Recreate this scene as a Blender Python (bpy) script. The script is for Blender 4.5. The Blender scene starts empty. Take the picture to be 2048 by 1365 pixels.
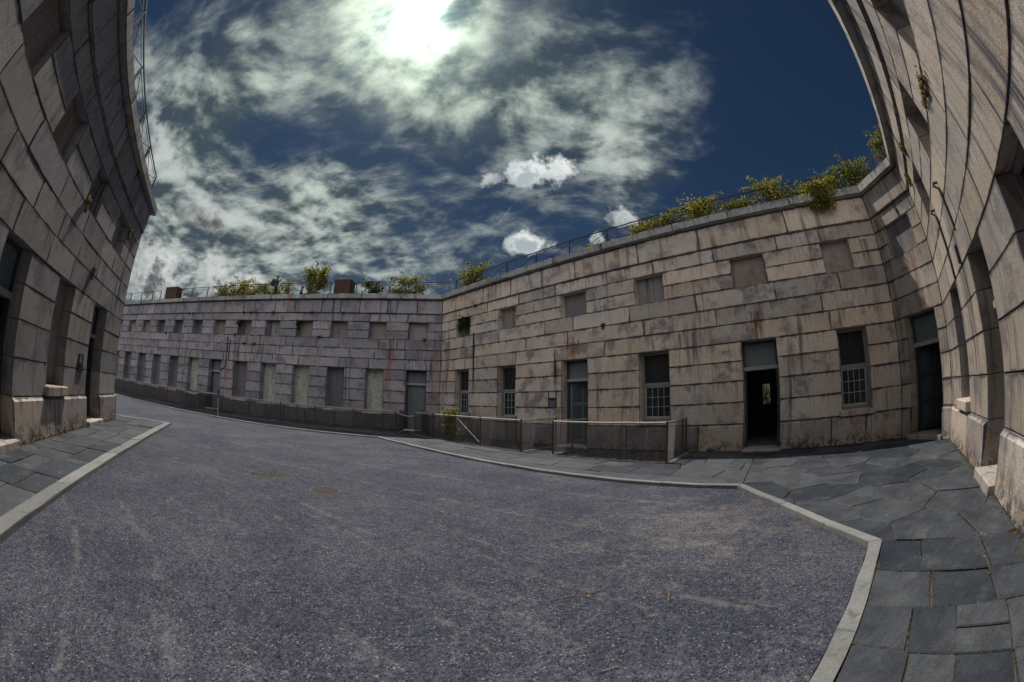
import bpy, bmesh, math, random
from mathutils import Vector, Matrix
R_ = math.radians
rng = random.Random(7)
scene = bpy.context.scene
COL = scene.collection

# ------------------------------------------------------------------ camera
CAM_H = 1.65
cam_d = bpy.data.cameras.new('camera')
cam = bpy.data.objects.new('camera', cam_d)
COL.objects.link(cam)
cam.location = (0, 0, CAM_H)
cam.rotation_mode = 'QUATERNION'
cam.rotation_quaternion = (Matrix.Rotation(R_(90 + 10.052), 4, 'X') @ Matrix.Rotation(R_(0.638), 4, 'Z')).to_quaternion()
cam_d.type = 'PANO'
cam_d.sensor_fit = 'HORIZONTAL'
cam_d.sensor_width = 36.0
cam_d.sensor_height = 36.0 * 682 / 1024
cam_d.clip_start = 0.05
cam_d.clip_end = 3000
PX = 2048 / 36.0
for holder in (cam_d, getattr(cam_d, 'cycles', None)):      # a real full-frame fisheye lens
    if holder is None:
        continue
    try:
        holder.panorama_type = 'FISHEYE_LENS_POLYNOMIAL'
        holder.fisheye_fov = R_(260)
        holder.fisheye_polynomial_k0 = 0.0
        holder.fisheye_polynomial_k1 = -PX / 711.42
        holder.fisheye_polynomial_k2 = 0.0
        holder.fisheye_polynomial_k3 = -0.035 * (PX / 1000) ** 3
        holder.fisheye_polynomial_k4 = 0.0
    except Exception:
        pass
scene.camera = cam

# ------------------------------------------------------------------ node helper
class S:
    def __init__(s, g, sock): s.g, s.k = g, sock
    def __add__(s, o): return s.g.m('ADD', s, o)
    __radd__ = __add__
    def __sub__(s, o): return s.g.m('SUBTRACT', s, o)
    def __rsub__(s, o): return s.g.m('SUBTRACT', o, s)
    def __mul__(s, o): return s.g.m('MULTIPLY', s, o)
    __rmul__ = __mul__
    def __truediv__(s, o): return s.g.m('DIVIDE', s, o)
    def __pow__(s, o): return s.g.m('POWER', s, o)

class G:
    def __init__(s, nt):
        s.nt = nt
        nt.nodes.clear()
    def new(s, t, **kw):
        n = s.nt.nodes.new(t)
        for k, v in kw.items():
            setattr(n, k, v)
        return n
    def put(s, inp, v):
        if isinstance(v, S): s.nt.links.new(v.k, inp)
        elif v is not None:
            try: inp.default_value = v
            except Exception: inp.default_value = tuple(v) + (1.0,)
    def m(s, op, a, b=None, c=None, clamp=False):
        n = s.new('ShaderNodeMath', operation=op, use_clamp=clamp)
        s.put(n.inputs[0], a)
        if b is not None: s.put(n.inputs[1], b)
        if c is not None: s.put(n.inputs[2], c)
        return S(s, n.outputs[0])
    def vm(s, op, a, b=None, scale=None):
        n = s.new('ShaderNodeVectorMath', operation=op)
        s.put(n.inputs[0], a)
        if b is not None: s.put(n.inputs[1], b)
        if scale is not None: s.put(n.inputs[3], scale)
        return S(s, n.outputs['Value'] if op in ('DOT_PRODUCT', 'LENGTH', 'DISTANCE') else n.outputs[0])
    def xyz(s, v):
        n = s.new('ShaderNodeSeparateXYZ'); s.put(n.inputs[0], v)
        return [S(s, n.outputs[i]) for i in range(3)]
    def comb(s, x, y, z):
        n = s.new('ShaderNodeCombineXYZ')
        for i, v in enumerate((x, y, z)): s.put(n.inputs[i], v)
        return S(s, n.outputs[0])
    def noise(s, vec, scale=1.0, detail=4.0, rough=0.5, dist=0.0, color=False):
        n = s.new('ShaderNodeTexNoise')
        s.put(n.inputs['Vector'], vec); s.put(n.inputs['Scale'], scale); s.put(n.inputs['Detail'], detail)
        s.put(n.inputs['Roughness'], rough); s.put(n.inputs['Distortion'], dist)
        return S(s, n.outputs['Color' if color else 'Fac'])
    def vor(s, vec, scale, feature='F1', out='Distance'):
        n = s.new('ShaderNodeTexVoronoi', feature=feature)
        s.put(n.inputs['Vector'], vec); s.put(n.inputs['Scale'], scale)
        return S(s, n.outputs[out])
    def ss(s, v, a, b, lo=0.0, hi=1.0):
        n = s.new('ShaderNodeMapRange', interpolation_type='SMOOTHSTEP')
        for i, x in enumerate((v, a, b, lo, hi)): s.put(n.inputs[i], x)
        return S(s, n.outputs[0])
    def mix(s, f, a, b, blend='MIX'):
        n = s.new('ShaderNodeMix', data_type='RGBA', blend_type=blend, clamp_factor=True)
        s.put(n.inputs[0], f); s.put(n.inputs[6], a); s.put(n.inputs[7], b)
        return S(s, n.outputs[2])
    def scalec(s, col, f):
        return s.vm('SCALE', col, scale=f)
    def tex(s, out='Object'):
        return S(s, s.new('ShaderNodeTexCoord').outputs[out])
    def rand(s):
        return S(s, s.new('ShaderNodeObjectInfo').outputs['Random'])
    def map(s, vec, scale=(1, 1, 1), loc=(0, 0, 0), rot=(0, 0, 0)):
        n = s.new('ShaderNodeMapping')
        s.put(n.inputs[0], vec); n.inputs[1].default_value = loc; n.inputs[2].default_value = rot; n.inputs[3].default_value = scale
        return S(s, n.outputs[0])

# ------------------------------------------------------------------ world and sun
SUN_AZ, SUN_EL = R_(-29.8), R_(62.0)
def dir_of(az, el):
    az, el = R_(az), R_(el)
    return Vector((math.sin(az) * math.cos(el), math.cos(az) * math.cos(el), math.sin(el)))
SUN = Vector((math.sin(SUN_AZ) * math.cos(SUN_EL), math.cos(SUN_AZ) * math.cos(SUN_EL), math.sin(SUN_EL)))
sun_d = bpy.data.lights.new('sun', 'SUN')
sun_d.energy = 3.3
sun_d.angle = R_(0.8)
sun_d.color = (1.0, 0.93, 0.83)
sun = bpy.data.objects.new('sun', sun_d)
sun.rotation_mode = 'QUATERNION'
sun.rotation_quaternion = SUN.to_track_quat('Z', 'Y')
sun.location = (0, 0, 30)
COL.objects.link(sun)

world = bpy.data.worlds.new('World')
scene.world = world
world.use_nodes = True
def build_world():
    g = G(world.node_tree)
    d = g.tex('Generated')
    sky = g.new('ShaderNodeTexSky', sky_type='NISHITA', sun_disc=False)
    sky.sun_elevation = SUN_EL
    sky.sun_rotation = SUN_AZ % (2 * math.pi)
    sky.altitude = 20; sky.air_density = 1.0; sky.dust_density = 0.6; sky.ozone_density = 3.0
    K = 12.0                                   # Background strength is 1/K
    dx, dy, dz = g.xyz(d)
    base = g.vm('MULTIPLY', S(g, sky.outputs[0]), (0.105, 0.147, 0.180))       # deep polarised blue
    base = g.vm('MINIMUM', base, (.55, .80, 1.25))
    mad = lambda a_, b_, c_: g.m('MULTIPLY_ADD', a_, b_, c_)
    # plane projection for the high cloud layer
    den = g.m('MAXIMUM', dz, 0.0) + 0.22
    p = g.comb(dx / den, dy / den, 0.0)
    wp = g.noise(p, 1.2, 2, .5, color=True)
    p = g.vm('ADD', p, g.vm('SCALE', g.vm('SUBTRACT', wp, (.5, .5, .5)), scale=.35))
    big = g.noise(p, 2.6, 4, .58)
    fine = g.noise(g.map(p, (1.0, 1.9, 1), rot=(0, 0, R_(30))), 4.6, 8, .68)
    ps = Vector((SUN.x, SUN.y, 0)) / (SUN.z + .22)
    tosun = g.vm('NORMALIZE', g.vm('SUBTRACT', tuple(ps), p))
    m1 = g.noise(p, 3.6, 5, .60)
    m2 = g.noise(g.vm('ADD', p, g.vm('SCALE', tosun, scale=.075)), 3.6, 3, .60)
    relief = (m1 - m2)                          # edges that face the sun
    dens = mad(big, .30, mad(fine, .48, m1 * .22))
    def lobe(c, w, k, acc):
        s_ = 2.0 / R_(w) ** 2                   # exp(-(angle/w)^2) for small angles
        e = g.m('EXPONENT', mad(g.vm('DOT_PRODUCT', d, tuple(c)), s_, -s_))
        return mad(e, k, acc) if acc is not None else e * k
    wob = g.m('MAXIMUM', mad(big, 1.6, mad(fine, 4.2, -1.8)), .12)                    # ragged edge of the glare
    sdot = g.vm('DOT_PRODUCT', d, tuple(SUN))
    gl = lambda w: g.m('EXPONENT', (1.0 - sdot) * wob * (-2.0 / R_(w) ** 2))
    g30, g14, g7 = gl(28), gl(11), gl(3.9)
    # where the high cloud lies: (azimuth, elevation, width, weight)
    cover = None
    for az, el, w, k in ((-70, 43, 11, .15), (-55, 47, 8, .10), (-62, 38, 6, .06), (-44, 44, 6, .07), (-72, 31, 9, .14), (-37, 24, 11, .26), (-36, 31, 6, .15), (-58, 20, 14, .30), (-17, 22, 10, .14),
                         (-28, 62, 9, .60), (-22, 50, 10, .16), (-36, 53, 8, .10), (31, 47, 12, .20), (22, 38, 8, .20), (10, 50, 10, .16), (-6, 45, 9, .12), (8, 32, 8, .05),
                         (-50, 35, 6, -.14), (-42, 38, 5, -.12), (-31, 40, 5, -.12), (-20, 36, 5, -.10), (-16, 57, 4, -.10), (70, 36, 21, -.55), (42, 45, 9, .12), (42, 22, 14, -.30), (-5, 61, 5, -.12), (-90, 48, 10, -.18)):
        cover = lobe(dir_of(az, el), w, k, cover)
    back_fill = g.ss(dy, .05, -.40)                  # unseen broken cloud behind the camera, brightened to fill the shaded walls
    thr = dens + cover + back_fill * .15 + .03
    a_thin = g.ss(thr, .44, .90) * g.ss(dz, -.02, .06)
    lit = g.ss(mad(relief, 1.5, mad(fine, .80, thr * .22)), .36, .86)
    body = g.mix(lit, (.085, .118, .142, 1), (.78, .87, .82, 1))
    body = g.mix(back_fill, body, (2.30, 2.34, 2.34, 1))
    body = g.vm('MULTIPLY', body, g.mix(g30, (1, 1, 1, 1), (1.0, 1.05, .88, 1)))
    c_thin = g.scalec(body, (.50 + g30 * .20 + g14 * 1.0 + g7 * 4.0) * K)
    base = g.vm('ADD', base, g.scalec((.80, .90, .70), (g14 * .16 + g7 * 2.6) * K))
    colr = g.mix(a_thin, base, c_thin)
    # fair-weather cumulus heaps: (azimuth, elevation, half width, half height, raggedness, brightness)
    n1 = g.noise(d, 10.0, 5, .62); n2 = g.noise(d, 34.0, 3, .65)
    n1c = (n1 - .5); n2c = mad(n2, .7, -.35)
    for az, el, hw, hh, am, br, dk in ((3.2, 36.8, 8.6, 4.6, 2.0, .78, .44), (1.8, 25.4, 6.0, 3.4, 2.0, .74, .44), (20.5, 28.8, 3.2, 3.2, 2.1, .56, .5), (15, 26.0, 2.0, 1.4, 2.0, .55, .5),
                                   (-61.5, 12.6, 9.5, 7.8, 1.5, .58, .15), (-48.0, 13.2, 8.5, 6.4, 1.6, .60, .17), (-56, 22.8, 6.5, 3.2, 1.9, .36, .24), (-71, 31, 3.0, 5.0, 1.9, .42, .4)):
        c = dir_of(az, el); r = c.cross(Vector((0, 0, 1))).normalized(); u = r.cross(c).normalized()
        dc = g.vm('DOT_PRODUCT', d, tuple(c))
        x = g.vm('DOT_PRODUCT', d, tuple(r / math.tan(R_(hw)))); y = g.vm('DOT_PRODUCT', d, tuple(u / math.tan(R_(hh))))
        y2 = mad(g.m('MINIMUM', y, 0.0), .5, y)
        rad = g.m('SQRT', mad(x, x, y2 * y2))
        de = mad(n1c, am, mad(rad, -.85, .62)) + n2c
        de = g.m('MINIMUM', de, mad(rad, -1.2, 1.75))
        al = g.ss(de, -.06, .46) * g.m('GREATER_THAN', dc, .4)
        shade = g.ss(mad(n2c, .9, mad(y, -.30, mad(x, -.12, de))), -.02, .66)
        cc = g.mix(shade, (br * K, br * 1.04 * K, br * K, 1), (br * dk * .92 * K, br * dk * 1.06 * K, br * dk * 1.12 * K, 1))
        colr = g.mix(al, colr, cc)
    # one short vapour trail
    c = dir_of(-1.0, 31.0); r = c.cross(Vector((0, 0, 1))).normalized(); u = r.cross(c).normalized()
    ax = (r * .60 + u * .8).normalized(); q = c.cross(ax).normalized()
    al = g.ss(g.m('ABSOLUTE', g.vm('DOT_PRODUCT', d, tuple(ax))), .050, .03) * g.ss(g.m('ABSOLUTE', g.vm('DOT_PRODUCT', d, tuple(q))), .0022, .0006) * g.m('GREATER_THAN', dy, 0.)
    colr = g.mix(al * .35 * g.ss(n2, .35, .6), colr, (.35 * K, .38 * K, .4 * K, 1))
    bg = g.new('ShaderNodeBackground')
    g.put(bg.inputs[0], colr); bg.inputs[1].default_value = 1.0 / K
    out = g.new('ShaderNodeOutputWorld')
    g.nt.links.new(bg.outputs[0], out.inputs[0])
build_world()

vs = scene.view_settings
vs.view_transform = 'Standard'; vs.look = 'None'; vs.gamma = 1.0; vs.use_curve_mapping = False
vs.exposure = 0.38
scene.render.engine = 'CYCLES'
try:
    scene.cycles.use_denoising = True
    scene.cycles.max_bounces = 5; scene.cycles.diffuse_bounces = 3; scene.cycles.glossy_bounces = 2
    scene.cycles.use_adaptive_sampling = True; scene.cycles.adaptive_threshold = 0.03
    scene.cycles.sample_clamp_indirect = 6.0
    world.cycles.sampling_method = 'MANUAL'; world.cycles.sample_map_resolution = 1024
except Exception:
    pass

# ------------------------------------------------------------------ materials
MATS = {}
def mat(name, fn, **kw):
    if name in MATS: return MATS[name]
    m = bpy.data.materials.new(name); m.use_nodes = True
    g = G(m.node_tree)
    bs = g.new('ShaderNodeBsdfPrincipled'); out = g.new('ShaderNodeOutputMaterial')
    g.nt.links.new(bs.outputs[0], out.inputs[0])
    g.bs, g.out = bs, out
    fn(g, **kw)
    MATS[name] = m
    return m
def setp(g, col=None, rough=.8, spec=.3, metal=0.0, bump=None, strength=.3, dist=.01):
    if col is not None: g.put(g.bs.inputs['Base Color'], col)
    g.put(g.bs.inputs['Roughness'], rough); g.bs.inputs['Specular IOR Level'].default_value = spec
    g.bs.inputs['Metallic'].default_value = metal
    if bump is not None:
        b = g.new('ShaderNodeBump'); b.inputs['Strength'].default_value = strength; b.inputs['Distance'].default_value = dist
        g.put(b.inputs['Height'], bump); g.nt.links.new(b.outputs[0], g.bs.inputs['Normal'])

def m_granite(g, warm=(.54, .45, .375), cool=(.43, .40, .395), edges=True, lichen=0.0, streak=1.0, stains=()):
    o = g.tex('Object'); x, y, z = g.xyz(o)
    rnd = g.rand()
    shift = g.vm('ADD', o, g.comb(rnd * 37.0, rnd * 11.0, rnd * 53.0))
    tone = g.noise(shift, 1.3, 4, .62)
    base = g.mix(g.ss(rnd * .45 + tone * .8, .30, .98), warm + (1,), cool + (1,))
    base = g.scalec(base, 0.76 + g.m('FRACT', rnd * 7.31) * .36 + (tone - .5) * .75)
    sp1 = g.noise(shift, 46, 2, .8); sp2 = g.noise(shift, 130, 1, .8)           # crystals
    base = g.scalec(base, .70 + g.ss(sp1, .28, .72) * .46 + (sp2 - .5) * 1.7)
    jn = g.noise(o, 2.4, 3, .65)
    grimec = (.034, .032, .042, 1)
    st = g.noise(g.map(o, (3.6, 3.6, .17)), 1.0, 5, .68)
    area_ = g.noise(o, .36, 2, .5)
    if edges:                                     # soot and moss packed into the joints, uneven
        uv = g.new('ShaderNodeUVMap', uv_map='edge'); sz = g.new('ShaderNodeUVMap', uv_map='size')
        ex, ey, _ = g.xyz(S(g, uv.outputs[0])); wx, wy, _ = g.xyz(S(g, sz.outputs[0]))
        de = g.m('MINIMUM', g.m('MINIMUM', ex, wx - ex) * 1.3, g.m('MINIMUM', wy - ey, ey * 1.5))
        jw = g.ss(jn, .32, .74, .014, .10)
        grime = 1.0 - g.ss(de / jw, .0, 1.0)
        base = g.mix(grime * g.ss(jn, .2, .55, .6, .95), base, grimec)
        dr = g.noise(g.map(o, (11, 11, .6)), 1.0, 3, .65)
        under = g.ss(wy - ey, .42, .0) * g.ss(dr, .50, .64) * g.ss(jn, .36, .6)
        base = g.mix(under * .7, base, grimec)
    stm = g.ss(st, .52, .68) * g.ss(area_, .36, .56)                            # run-off streaks
    base = g.mix(stm * .80 * streak, base, (.062, .058, .076, 1))
    base = g.mix(g.ss(st, .36, .26) * g.ss(area_, .55, .42) * .4 * streak, base, (.56, .52, .46, 1))
    blot = g.ss(g.noise(shift, 1.0, 5, .72), .50, .66)
    base = g.mix(blot * .66, base, (.105, .098, .125, 1))
    rn = g.noise(g.map(o, (2.4, 2.4, .10), loc=(5, 3, 8)), 1.0, 4, .7)
    base = g.mix(g.ss(rn, .61, .70) * .60, base, (.27, .12, .055, 1))     # rust runs
    for (su, zt, ln_, wd, colr, k) in stains:         # run-off from fixings: (u, top, length, width, colour, weight)
        sx = g.m('ABSOLUTE', x - su + (jn - .5) * wd * .8)
        mk = g.ss(sx, wd, wd * .15) * g.ss(z, zt + .02, zt - .05) * g.ss(z, zt - ln_, zt - ln_ * .35) * g.ss(g.noise(g.map(o, (16, 16, .5)), 1.0, 3, .7), .36, .56)
        base = g.mix(mk * k, base, colr + (1,))
    if lichen:
        ln = g.noise(o, 7.5, 5, .72)
        base = g.mix(g.ss(ln, .53, .60) * g.ss(z, 1.1, .2) * g.ss(jn, .46, .58) * .85 * lichen, base, (.40, .21, .04, 1))
        base = g.mix(g.ss(ln, .56, .42) * g.ss(z, .55, .0) * .9 * lichen, base, (.03, .028, .026, 1))
    setp(g, base, .88, .25, bump=sp1, strength=.5, dist=.010)
def m_mortar(g):
    o = g.tex('Object'); n = g.noise(o, 6, 5, .7)
    setp(g, g.mix(n, (.03, .028, .03, 1), (.10, .088, .08, 1)), .95, .1, bump=n, strength=.5)
def m_panel(g, c1=(.42, .44, .36), c2=(.16, .17, .17), mott=.5):
    o = g.tex('Object'); sh = g.vm('ADD', o, g.comb(g.rand() * 30, 0., g.rand() * 17))
    n = g.noise(sh, 5, 7, .72); n2 = g.noise(g.map(sh, (6, 6, .7)), 1.0, 5, .65)
    c = g.mix(g.ss(n * .6 + n2 * .4, mott - .14, mott + .14), c1 + (1,), c2 + (1,))
    setp(g, c, .85, .2, bump=n, strength=.3)
def m_paint(g, col=(.1, .12, .13), var=.35, rough=.6):
    o = g.tex('Object'); n = g.noise(o, 3, 6, .65); n2 = g.noise(g.map(o, (14, 14, .8)), 1.0, 4, .6)
    c = g.scalec(col, 1.0 - var + n * var * 1.2 + (n2 - .5) * var)
    setp(g, c, g.ss(n, .2, .8, rough - .1, min(1, rough + .15)), .35, bump=n2, strength=.2)
def m_metal(g, col=(.03, .03, .033), rust=.3):
    o = g.tex('Object'); n = g.noise(o, 9, 6, .7)
    c = g.mix(g.ss(n, .5, .7) * rust, col + (1,), (.13, .055, .03, 1))
    setp(g, c, .6, .4, .3, bump=n, strength=.2, dist=.004)
def m_glass(g):
    o = g.tex('Object'); n = g.noise(o, 2.2, 4, .6)
    setp(g, g.mix(n, (.008, .012, .016, 1), (.035, .045, .055, 1)), .16, .28)
    g.bs.inputs['Alpha'].default_value = .80
def m_road(g):
    o = g.tex('Object')
    n = g.noise(o, .7, 4, .65); nf = g.noise(o, 30, 3, .85); n2 = g.noise(o, 9, 3, .75)
    vn = g.new('ShaderNodeTexVoronoi'); g.put(vn.inputs['Vector'], o); vn.inputs['Scale'].default_value = 95
    r, gg, b = g.xyz(S(g, vn.outputs['Color']))
    base = g.mix(g.ss(n * .55 + n2 * .45, .36, .64), (.047, .053, .080, 1), (.100, .105, .138, 1))
    base = g.scalec(base, .50 + r * .72 + (nf - .5) * 3.2)
    base = g.mix(g.ss(gg, .975, .985), base, (.26, .255, .25, 1))
    base = g.mix(g.ss(gg, .14, .06), base, (.020, .022, .038, 1))
    # worn, dusty arcs and blown sand
    arc = g.vm('LENGTH', g.vm('SUBTRACT', o, (-6.0, -4.0, 0.)))
    tr = g.noise(g.comb(arc * 3.2, n * 2.0, 0.), 1.0, 4, .7)
    base = g.mix(g.ss(tr * .75 + n2 * .25, .53, .66) * .36, base, (.26, .24, .24, 1))
    d1 = g.vm('LENGTH', g.vm('MULTIPLY', g.vm('SUBTRACT', o, (2.5, 4.1, 0.)), (.40, .50, 1)))
    sandn = g.noise(g.map(o, (1, 1.6, 1), rot=(0, 0, .6)), 1.5, 7, .76)
    sand = g.ss(sandn * .75 + nf * .25 + g.ss(d1, 1.4, .0) * .20, .58, .82)
    base = g.mix(sand * .32, base, g.scalec((.31, .275, .24), .35 + nf * 1.3))
    setp(g, base, .92, .25, bump=nf, strength=1.0, dist=.024)
def m_slate(g):
    o = g.tex('Object'); rnd = g.rand(); sh = g.vm('ADD', o, g.comb(rnd * 19, rnd * 7, 0.))
    n = g.noise(sh, 1.6, 5, .68); st = g.noise(g.map(sh, (2.0, 10.0, 1), rot=(0, 0, .5)), 1.0, 5, .68); f = g.noise(sh, 34, 2, .8)
    c = g.mix(g.ss(rnd * .55 + n * .6, .25, .85), (.022, .029, .044, 1), (.066, .074, .088, 1))
    c = g.scalec(c, .14 + n * .78 + st * .72 + (f - .5) * 1.0)
    dn = g.noise(o, 2.0, 5, .74)
    c = g.mix(g.ss(dn, .54, .74) * .38, c, (.16, .165, .165, 1))
    c = g.mix(g.ss(dn, .44, .30) * .5, c, (.022, .026, .036, 1))
    spot = g.ss(g.vor(o, 4.0), .05, .03) * g.ss(n, .5, .6)
    c = g.mix(spot * .8, c, (.5, .5, .47, 1))
    setp(g, c, g.ss(n, .3, .7, .55, .8), .35, bump=st + f * .35, strength=.8, dist=.018)
def m_kerb(g):
    o = g.tex('Object'); n = g.noise(o, 2, 5, .6); f = g.noise(o, 55, 3, .8); rnd = g.rand()
    c = g.mix(n, (.17, .18, .19, 1), (.31, .31, .305, 1)); c = g.scalec(c, .70 + rnd * .25 + (f - .5) * 1.0)
    c = g.mix(g.ss(g.noise(o, 5, 6, .7), .54, .70) * .7, c, (.075, .075, .07, 1))
    setp(g, c, .85, .25, bump=f + n, strength=.45, dist=.01)
def m_earth(g, c1=(.05, .045, .035), c2=(.11, .095, .07)):
    o = g.tex('Object'); n = g.noise(o, 2.5, 7, .7)
    setp(g, g.mix(n, c1 + (1,), c2 + (1,)), .95, .1, bump=n, strength=.6, dist=.03)
def m_leaf(g, c1=(.125, .145, .024), c2=(.24, .205, .04), c3=(.04, .055, .014)):
    o = g.tex('Object'); n = g.noise(o, 2.2, 4, .6); geo = g.new('ShaderNodeNewGeometry'); isl = S(g, geo.outputs['Random Per Island'])
    c = g.mix(g.ss(n * .5 + isl * .6, .25, .9), c1 + (1,), c2 + (1,)); c = g.mix(g.ss(g.m('FRACT', isl * 5.7), .62, .8), c, c3 + (1,))
    setp(g, c, .55, .35)
    tr = g.new('ShaderNodeBsdfTranslucent'); g.put(tr.inputs[0], g.scalec(c, 1.5))
    mx = g.new('ShaderNodeMixShader'); mx.inputs[0].default_value = .45
    g.nt.links.new(g.bs.outputs[0], mx.inputs[1]); g.nt.links.new(tr.outputs[0], mx.inputs[2]); g.nt.links.new(mx.outputs[0], g.out.inputs[0])
def m_brick(g):
    o = g.tex('Object'); x, y, z = g.xyz(o)
    b = g.new('ShaderNodeTexBrick'); g.put(b.inputs['Vector'], g.comb(x + y, z, 0.)); b.inputs['Scale'].default_value = 1.0
    b.inputs['Brick Width'].default_value = .22; b.inputs['Row Height'].default_value = .075; b.inputs['Mortar Size'].default_value = .009
    b.inputs['Color1'].default_value = (.085, .036, .030, 1); b.inputs['Color2'].default_value = (.05, .024, .022, 1); b.inputs['Mortar'].default_value = (.10, .085, .075, 1)
    n = g.noise(o, 5, 6, .7)
    c = g.mix(g.ss(n, .5, .7) * .7, S(g, b.outputs[0]), (.035, .03, .035, 1))
    setp(g, c, .9, .2, bump=S(g, b.outputs['Fac']) * -1.0, strength=.6, dist=.01)
def m_flat(g, col=(.1, .1, .1), rough=.8):
    o = g.tex('Object'); n = g.noise(o, 14, 4, .6)
    setp(g, g.scalec(col, .75 + n * .5), rough, .3)

GRANITE = mat('granite', m_granite)
RUST, SOOT, LIME = (.27, .105, .03), (.022, .02, .026), (.55, .50, .43)
GR_FAR_SHADE = mat('granite_far_shade', m_granite, warm=(.36, .32, .325), cool=(.29, .28, .315), streak=1.2, stains=((-16.7, 3.35, 2.6, .22, RUST, .8), (-4.85, 5.0, 1.2, .10, SOOT, .9), (-5.0, 4.2, 3.3, .30, RUST, .75), (-2.35, 4.6, 4.4, .22, RUST, .7)))  # darker copy of the same granite: the far wall's shade is in its colour
GR_SIDE_DIM = mat('granite_side_dim', m_granite, warm=(.36, .325, .30), cool=(.28, .275, .29), streak=1.2)  # darkened granite copy; lens falloff at the left edge put into the colour
GR_CORN = mat('granite_corner', m_granite, warm=(.50, .405, .32), cool=(.39, .35, .325), streak=1.3, stains=((-5.75, 5.1, 2.3, .16, RUST, .7), (-5.5, 5.1, 2.2, .10, LIME, .5), (-6.75, 6.4, 5.5, .14, SOOT, .75)))
GR_EAST_DIM = mat('granite_east_dim', m_granite, warm=(.42, .355, .295), cool=(.33, .305, .295), streak=1.3, stains=((-8.0, 5.0, 4.2, .30, LIME, .55), (-10.3, 6.4, 5.0, .2, LIME, .4), (-7.3, 4.6, 4.0, .2, SOOT, .6)))  # granite copy dimmed for lens falloff at the right edge, stains aside
GR_TAN_LIFT = mat('granite_tan_lift', m_granite, warm=(.68, .545, .425), cool=(.55, .485, .435), stains=((-7.3, 4.0, .8, .35, RUST, .75), (-.45, 4.2, .95, .16, SOOT, .9), (-.45, 4.0, 1.0, .32, RUST, .7), (-13.05, 5.0, 4.0, .10, SOOT, .9), (-8.15, 3.4, 1.6, .12, SOOT, .8), (-15.2, 4.9, 4.4, .35, SOOT, .6), (3.75, 5.9, 3.2, .25, SOOT, .6)))  # lightened tan granite; extra fill light for this wall put into the colour
GR_PLAIN = mat('granite_plain', m_granite, edges=False); GR_CAPP = mat('granite_coping_plain', m_granite, edges=False, warm=(.42, .40, .36), cool=(.33, .335, .33), streak=.6)
GR_PIT_DIM = mat('granite_pit_dim', m_granite, warm=(.25, .22, .20), cool=(.19, .18, .185), lichen=.7, streak=1.2)  # plinth stone beside the sunken areas: lichen, plus shade put into the tone
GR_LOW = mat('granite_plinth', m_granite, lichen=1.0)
GR_NICHE = mat('granite_infill', m_granite, edges=False, warm=(.36, .30, .255), cool=(.25, .235, .24), streak=1.5)
GR_PIT_SHADE = mat('granite_pit_shade', m_granite, warm=(.13, .122, .125), cool=(.095, .092, .11), lichen=.5, streak=1.2)  # shade of the sunken areas painted as darker stone, with some lichen
GR_CAP = mat('granite_coping', m_granite, warm=(.42, .40, .36), cool=(.33, .335, .33), streak=.6)
MORTAR = mat('mortar', m_mortar)
P_PALE = mat('whitewash', m_panel, c1=(.48, .49, .41), c2=(.20, .215, .215), mott=.52); P_BLUE = mat('grey_blue_board', m_panel, c1=(.10, .115, .14), c2=(.20, .195, .20), mott=.55)
P_GREY = mat('grey_infill', m_panel, c1=(.19, .17, .185), c2=(.12, .11, .13), mott=.5)
DOORGR = mat('door_paint', m_paint, col=(.15, .18, .19)); DOORPN = mat('door_panel_paint', m_paint, col=(.075, .09, .10)); DOORDK = mat('door_dark', m_paint, col=(.05, .06, .07))
FRAMEP = mat('frame_paint', m_paint, col=(.24, .235, .225)); SASHP = mat('sash_paint', m_paint, col=(.42, .42, .41)); BOARDK = mat('dark_board', m_paint, col=(.022, .02, .022), var=.7)
WOODLT = mat('weathered_wood', m_paint, col=(.36, .33, .29)); ROOM = mat('room_dark', m_flat, col=(.13, .16, .185))
WIRE = mat('fence_wire', m_metal, col=(.15, .14, .135), rust=.55); BLACK = mat('shaft_black', m_flat, col=(.006, .006, .007)); GLASS = mat('glass', m_glass); IRON = mat('iron', m_metal); RUSTY = mat('rusty_iron', m_metal, col=(.07, .06, .06), rust=.8); GALV = mat('galvanised', m_metal, col=(.42, .40, .37), rust=.45)
ROADM = mat('gravel_road', m_road); SLATE = mat('slate', m_slate); KERBM = mat('kerb_granite', m_kerb); EARTH = mat('earth', m_earth); BED = mat('joint_dirt', m_earth, c1=(.04, .038, .032), c2=(.12, .11, .085))
TURF = mat('turf', m_earth, c1=(.05, .06, .015), c2=(.12, .11, .04)); BRICK = mat('brick', m_brick); CURTAIN = mat('curtain', m_flat, col=(.30, .32, .36))
LEAF_Y = mat('leaf_yellow', m_leaf, c1=(.17, .175, .028), c2=(.31, .255, .05), c3=(.055, .07, .016)); LEAF_G = mat('leaf_green', m_leaf); LEAF_D = mat('leaf_dark', m_leaf, c1=(.03, .045, .014), c2=(.06, .075, .02), c3=(.014, .02, .01))
LEAF_O = mat('leaf_dry', m_leaf, c1=(.16, .10, .045), c2=(.20, .14, .06), c3=(.07, .045, .025)); STEM = mat('stem', m_flat, col=(.09, .065, .045)); SUMAC = mat('sumac_cone', m_flat, col=(.22, .06, .045))
PAPER = mat('paper', m_panel, c1=(.50, .50, .47), c2=(.30, .31, .31), mott=.6); CONC = mat('lining_stone', m_panel, c1=(.24, .225, .21), c2=(.10, .095, .10), mott=.5)
ROPE = mat('chain_metal', m_flat, col=(.5, .47, .40)); TWIG = mat('dry_twig', m_flat, col=(.33, .22, .13)); PEB = mat('pebble', m_leaf, c1=(.20, .19, .19), c2=(.08, .08, .10), c3=(.34, .31, .28))

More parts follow.
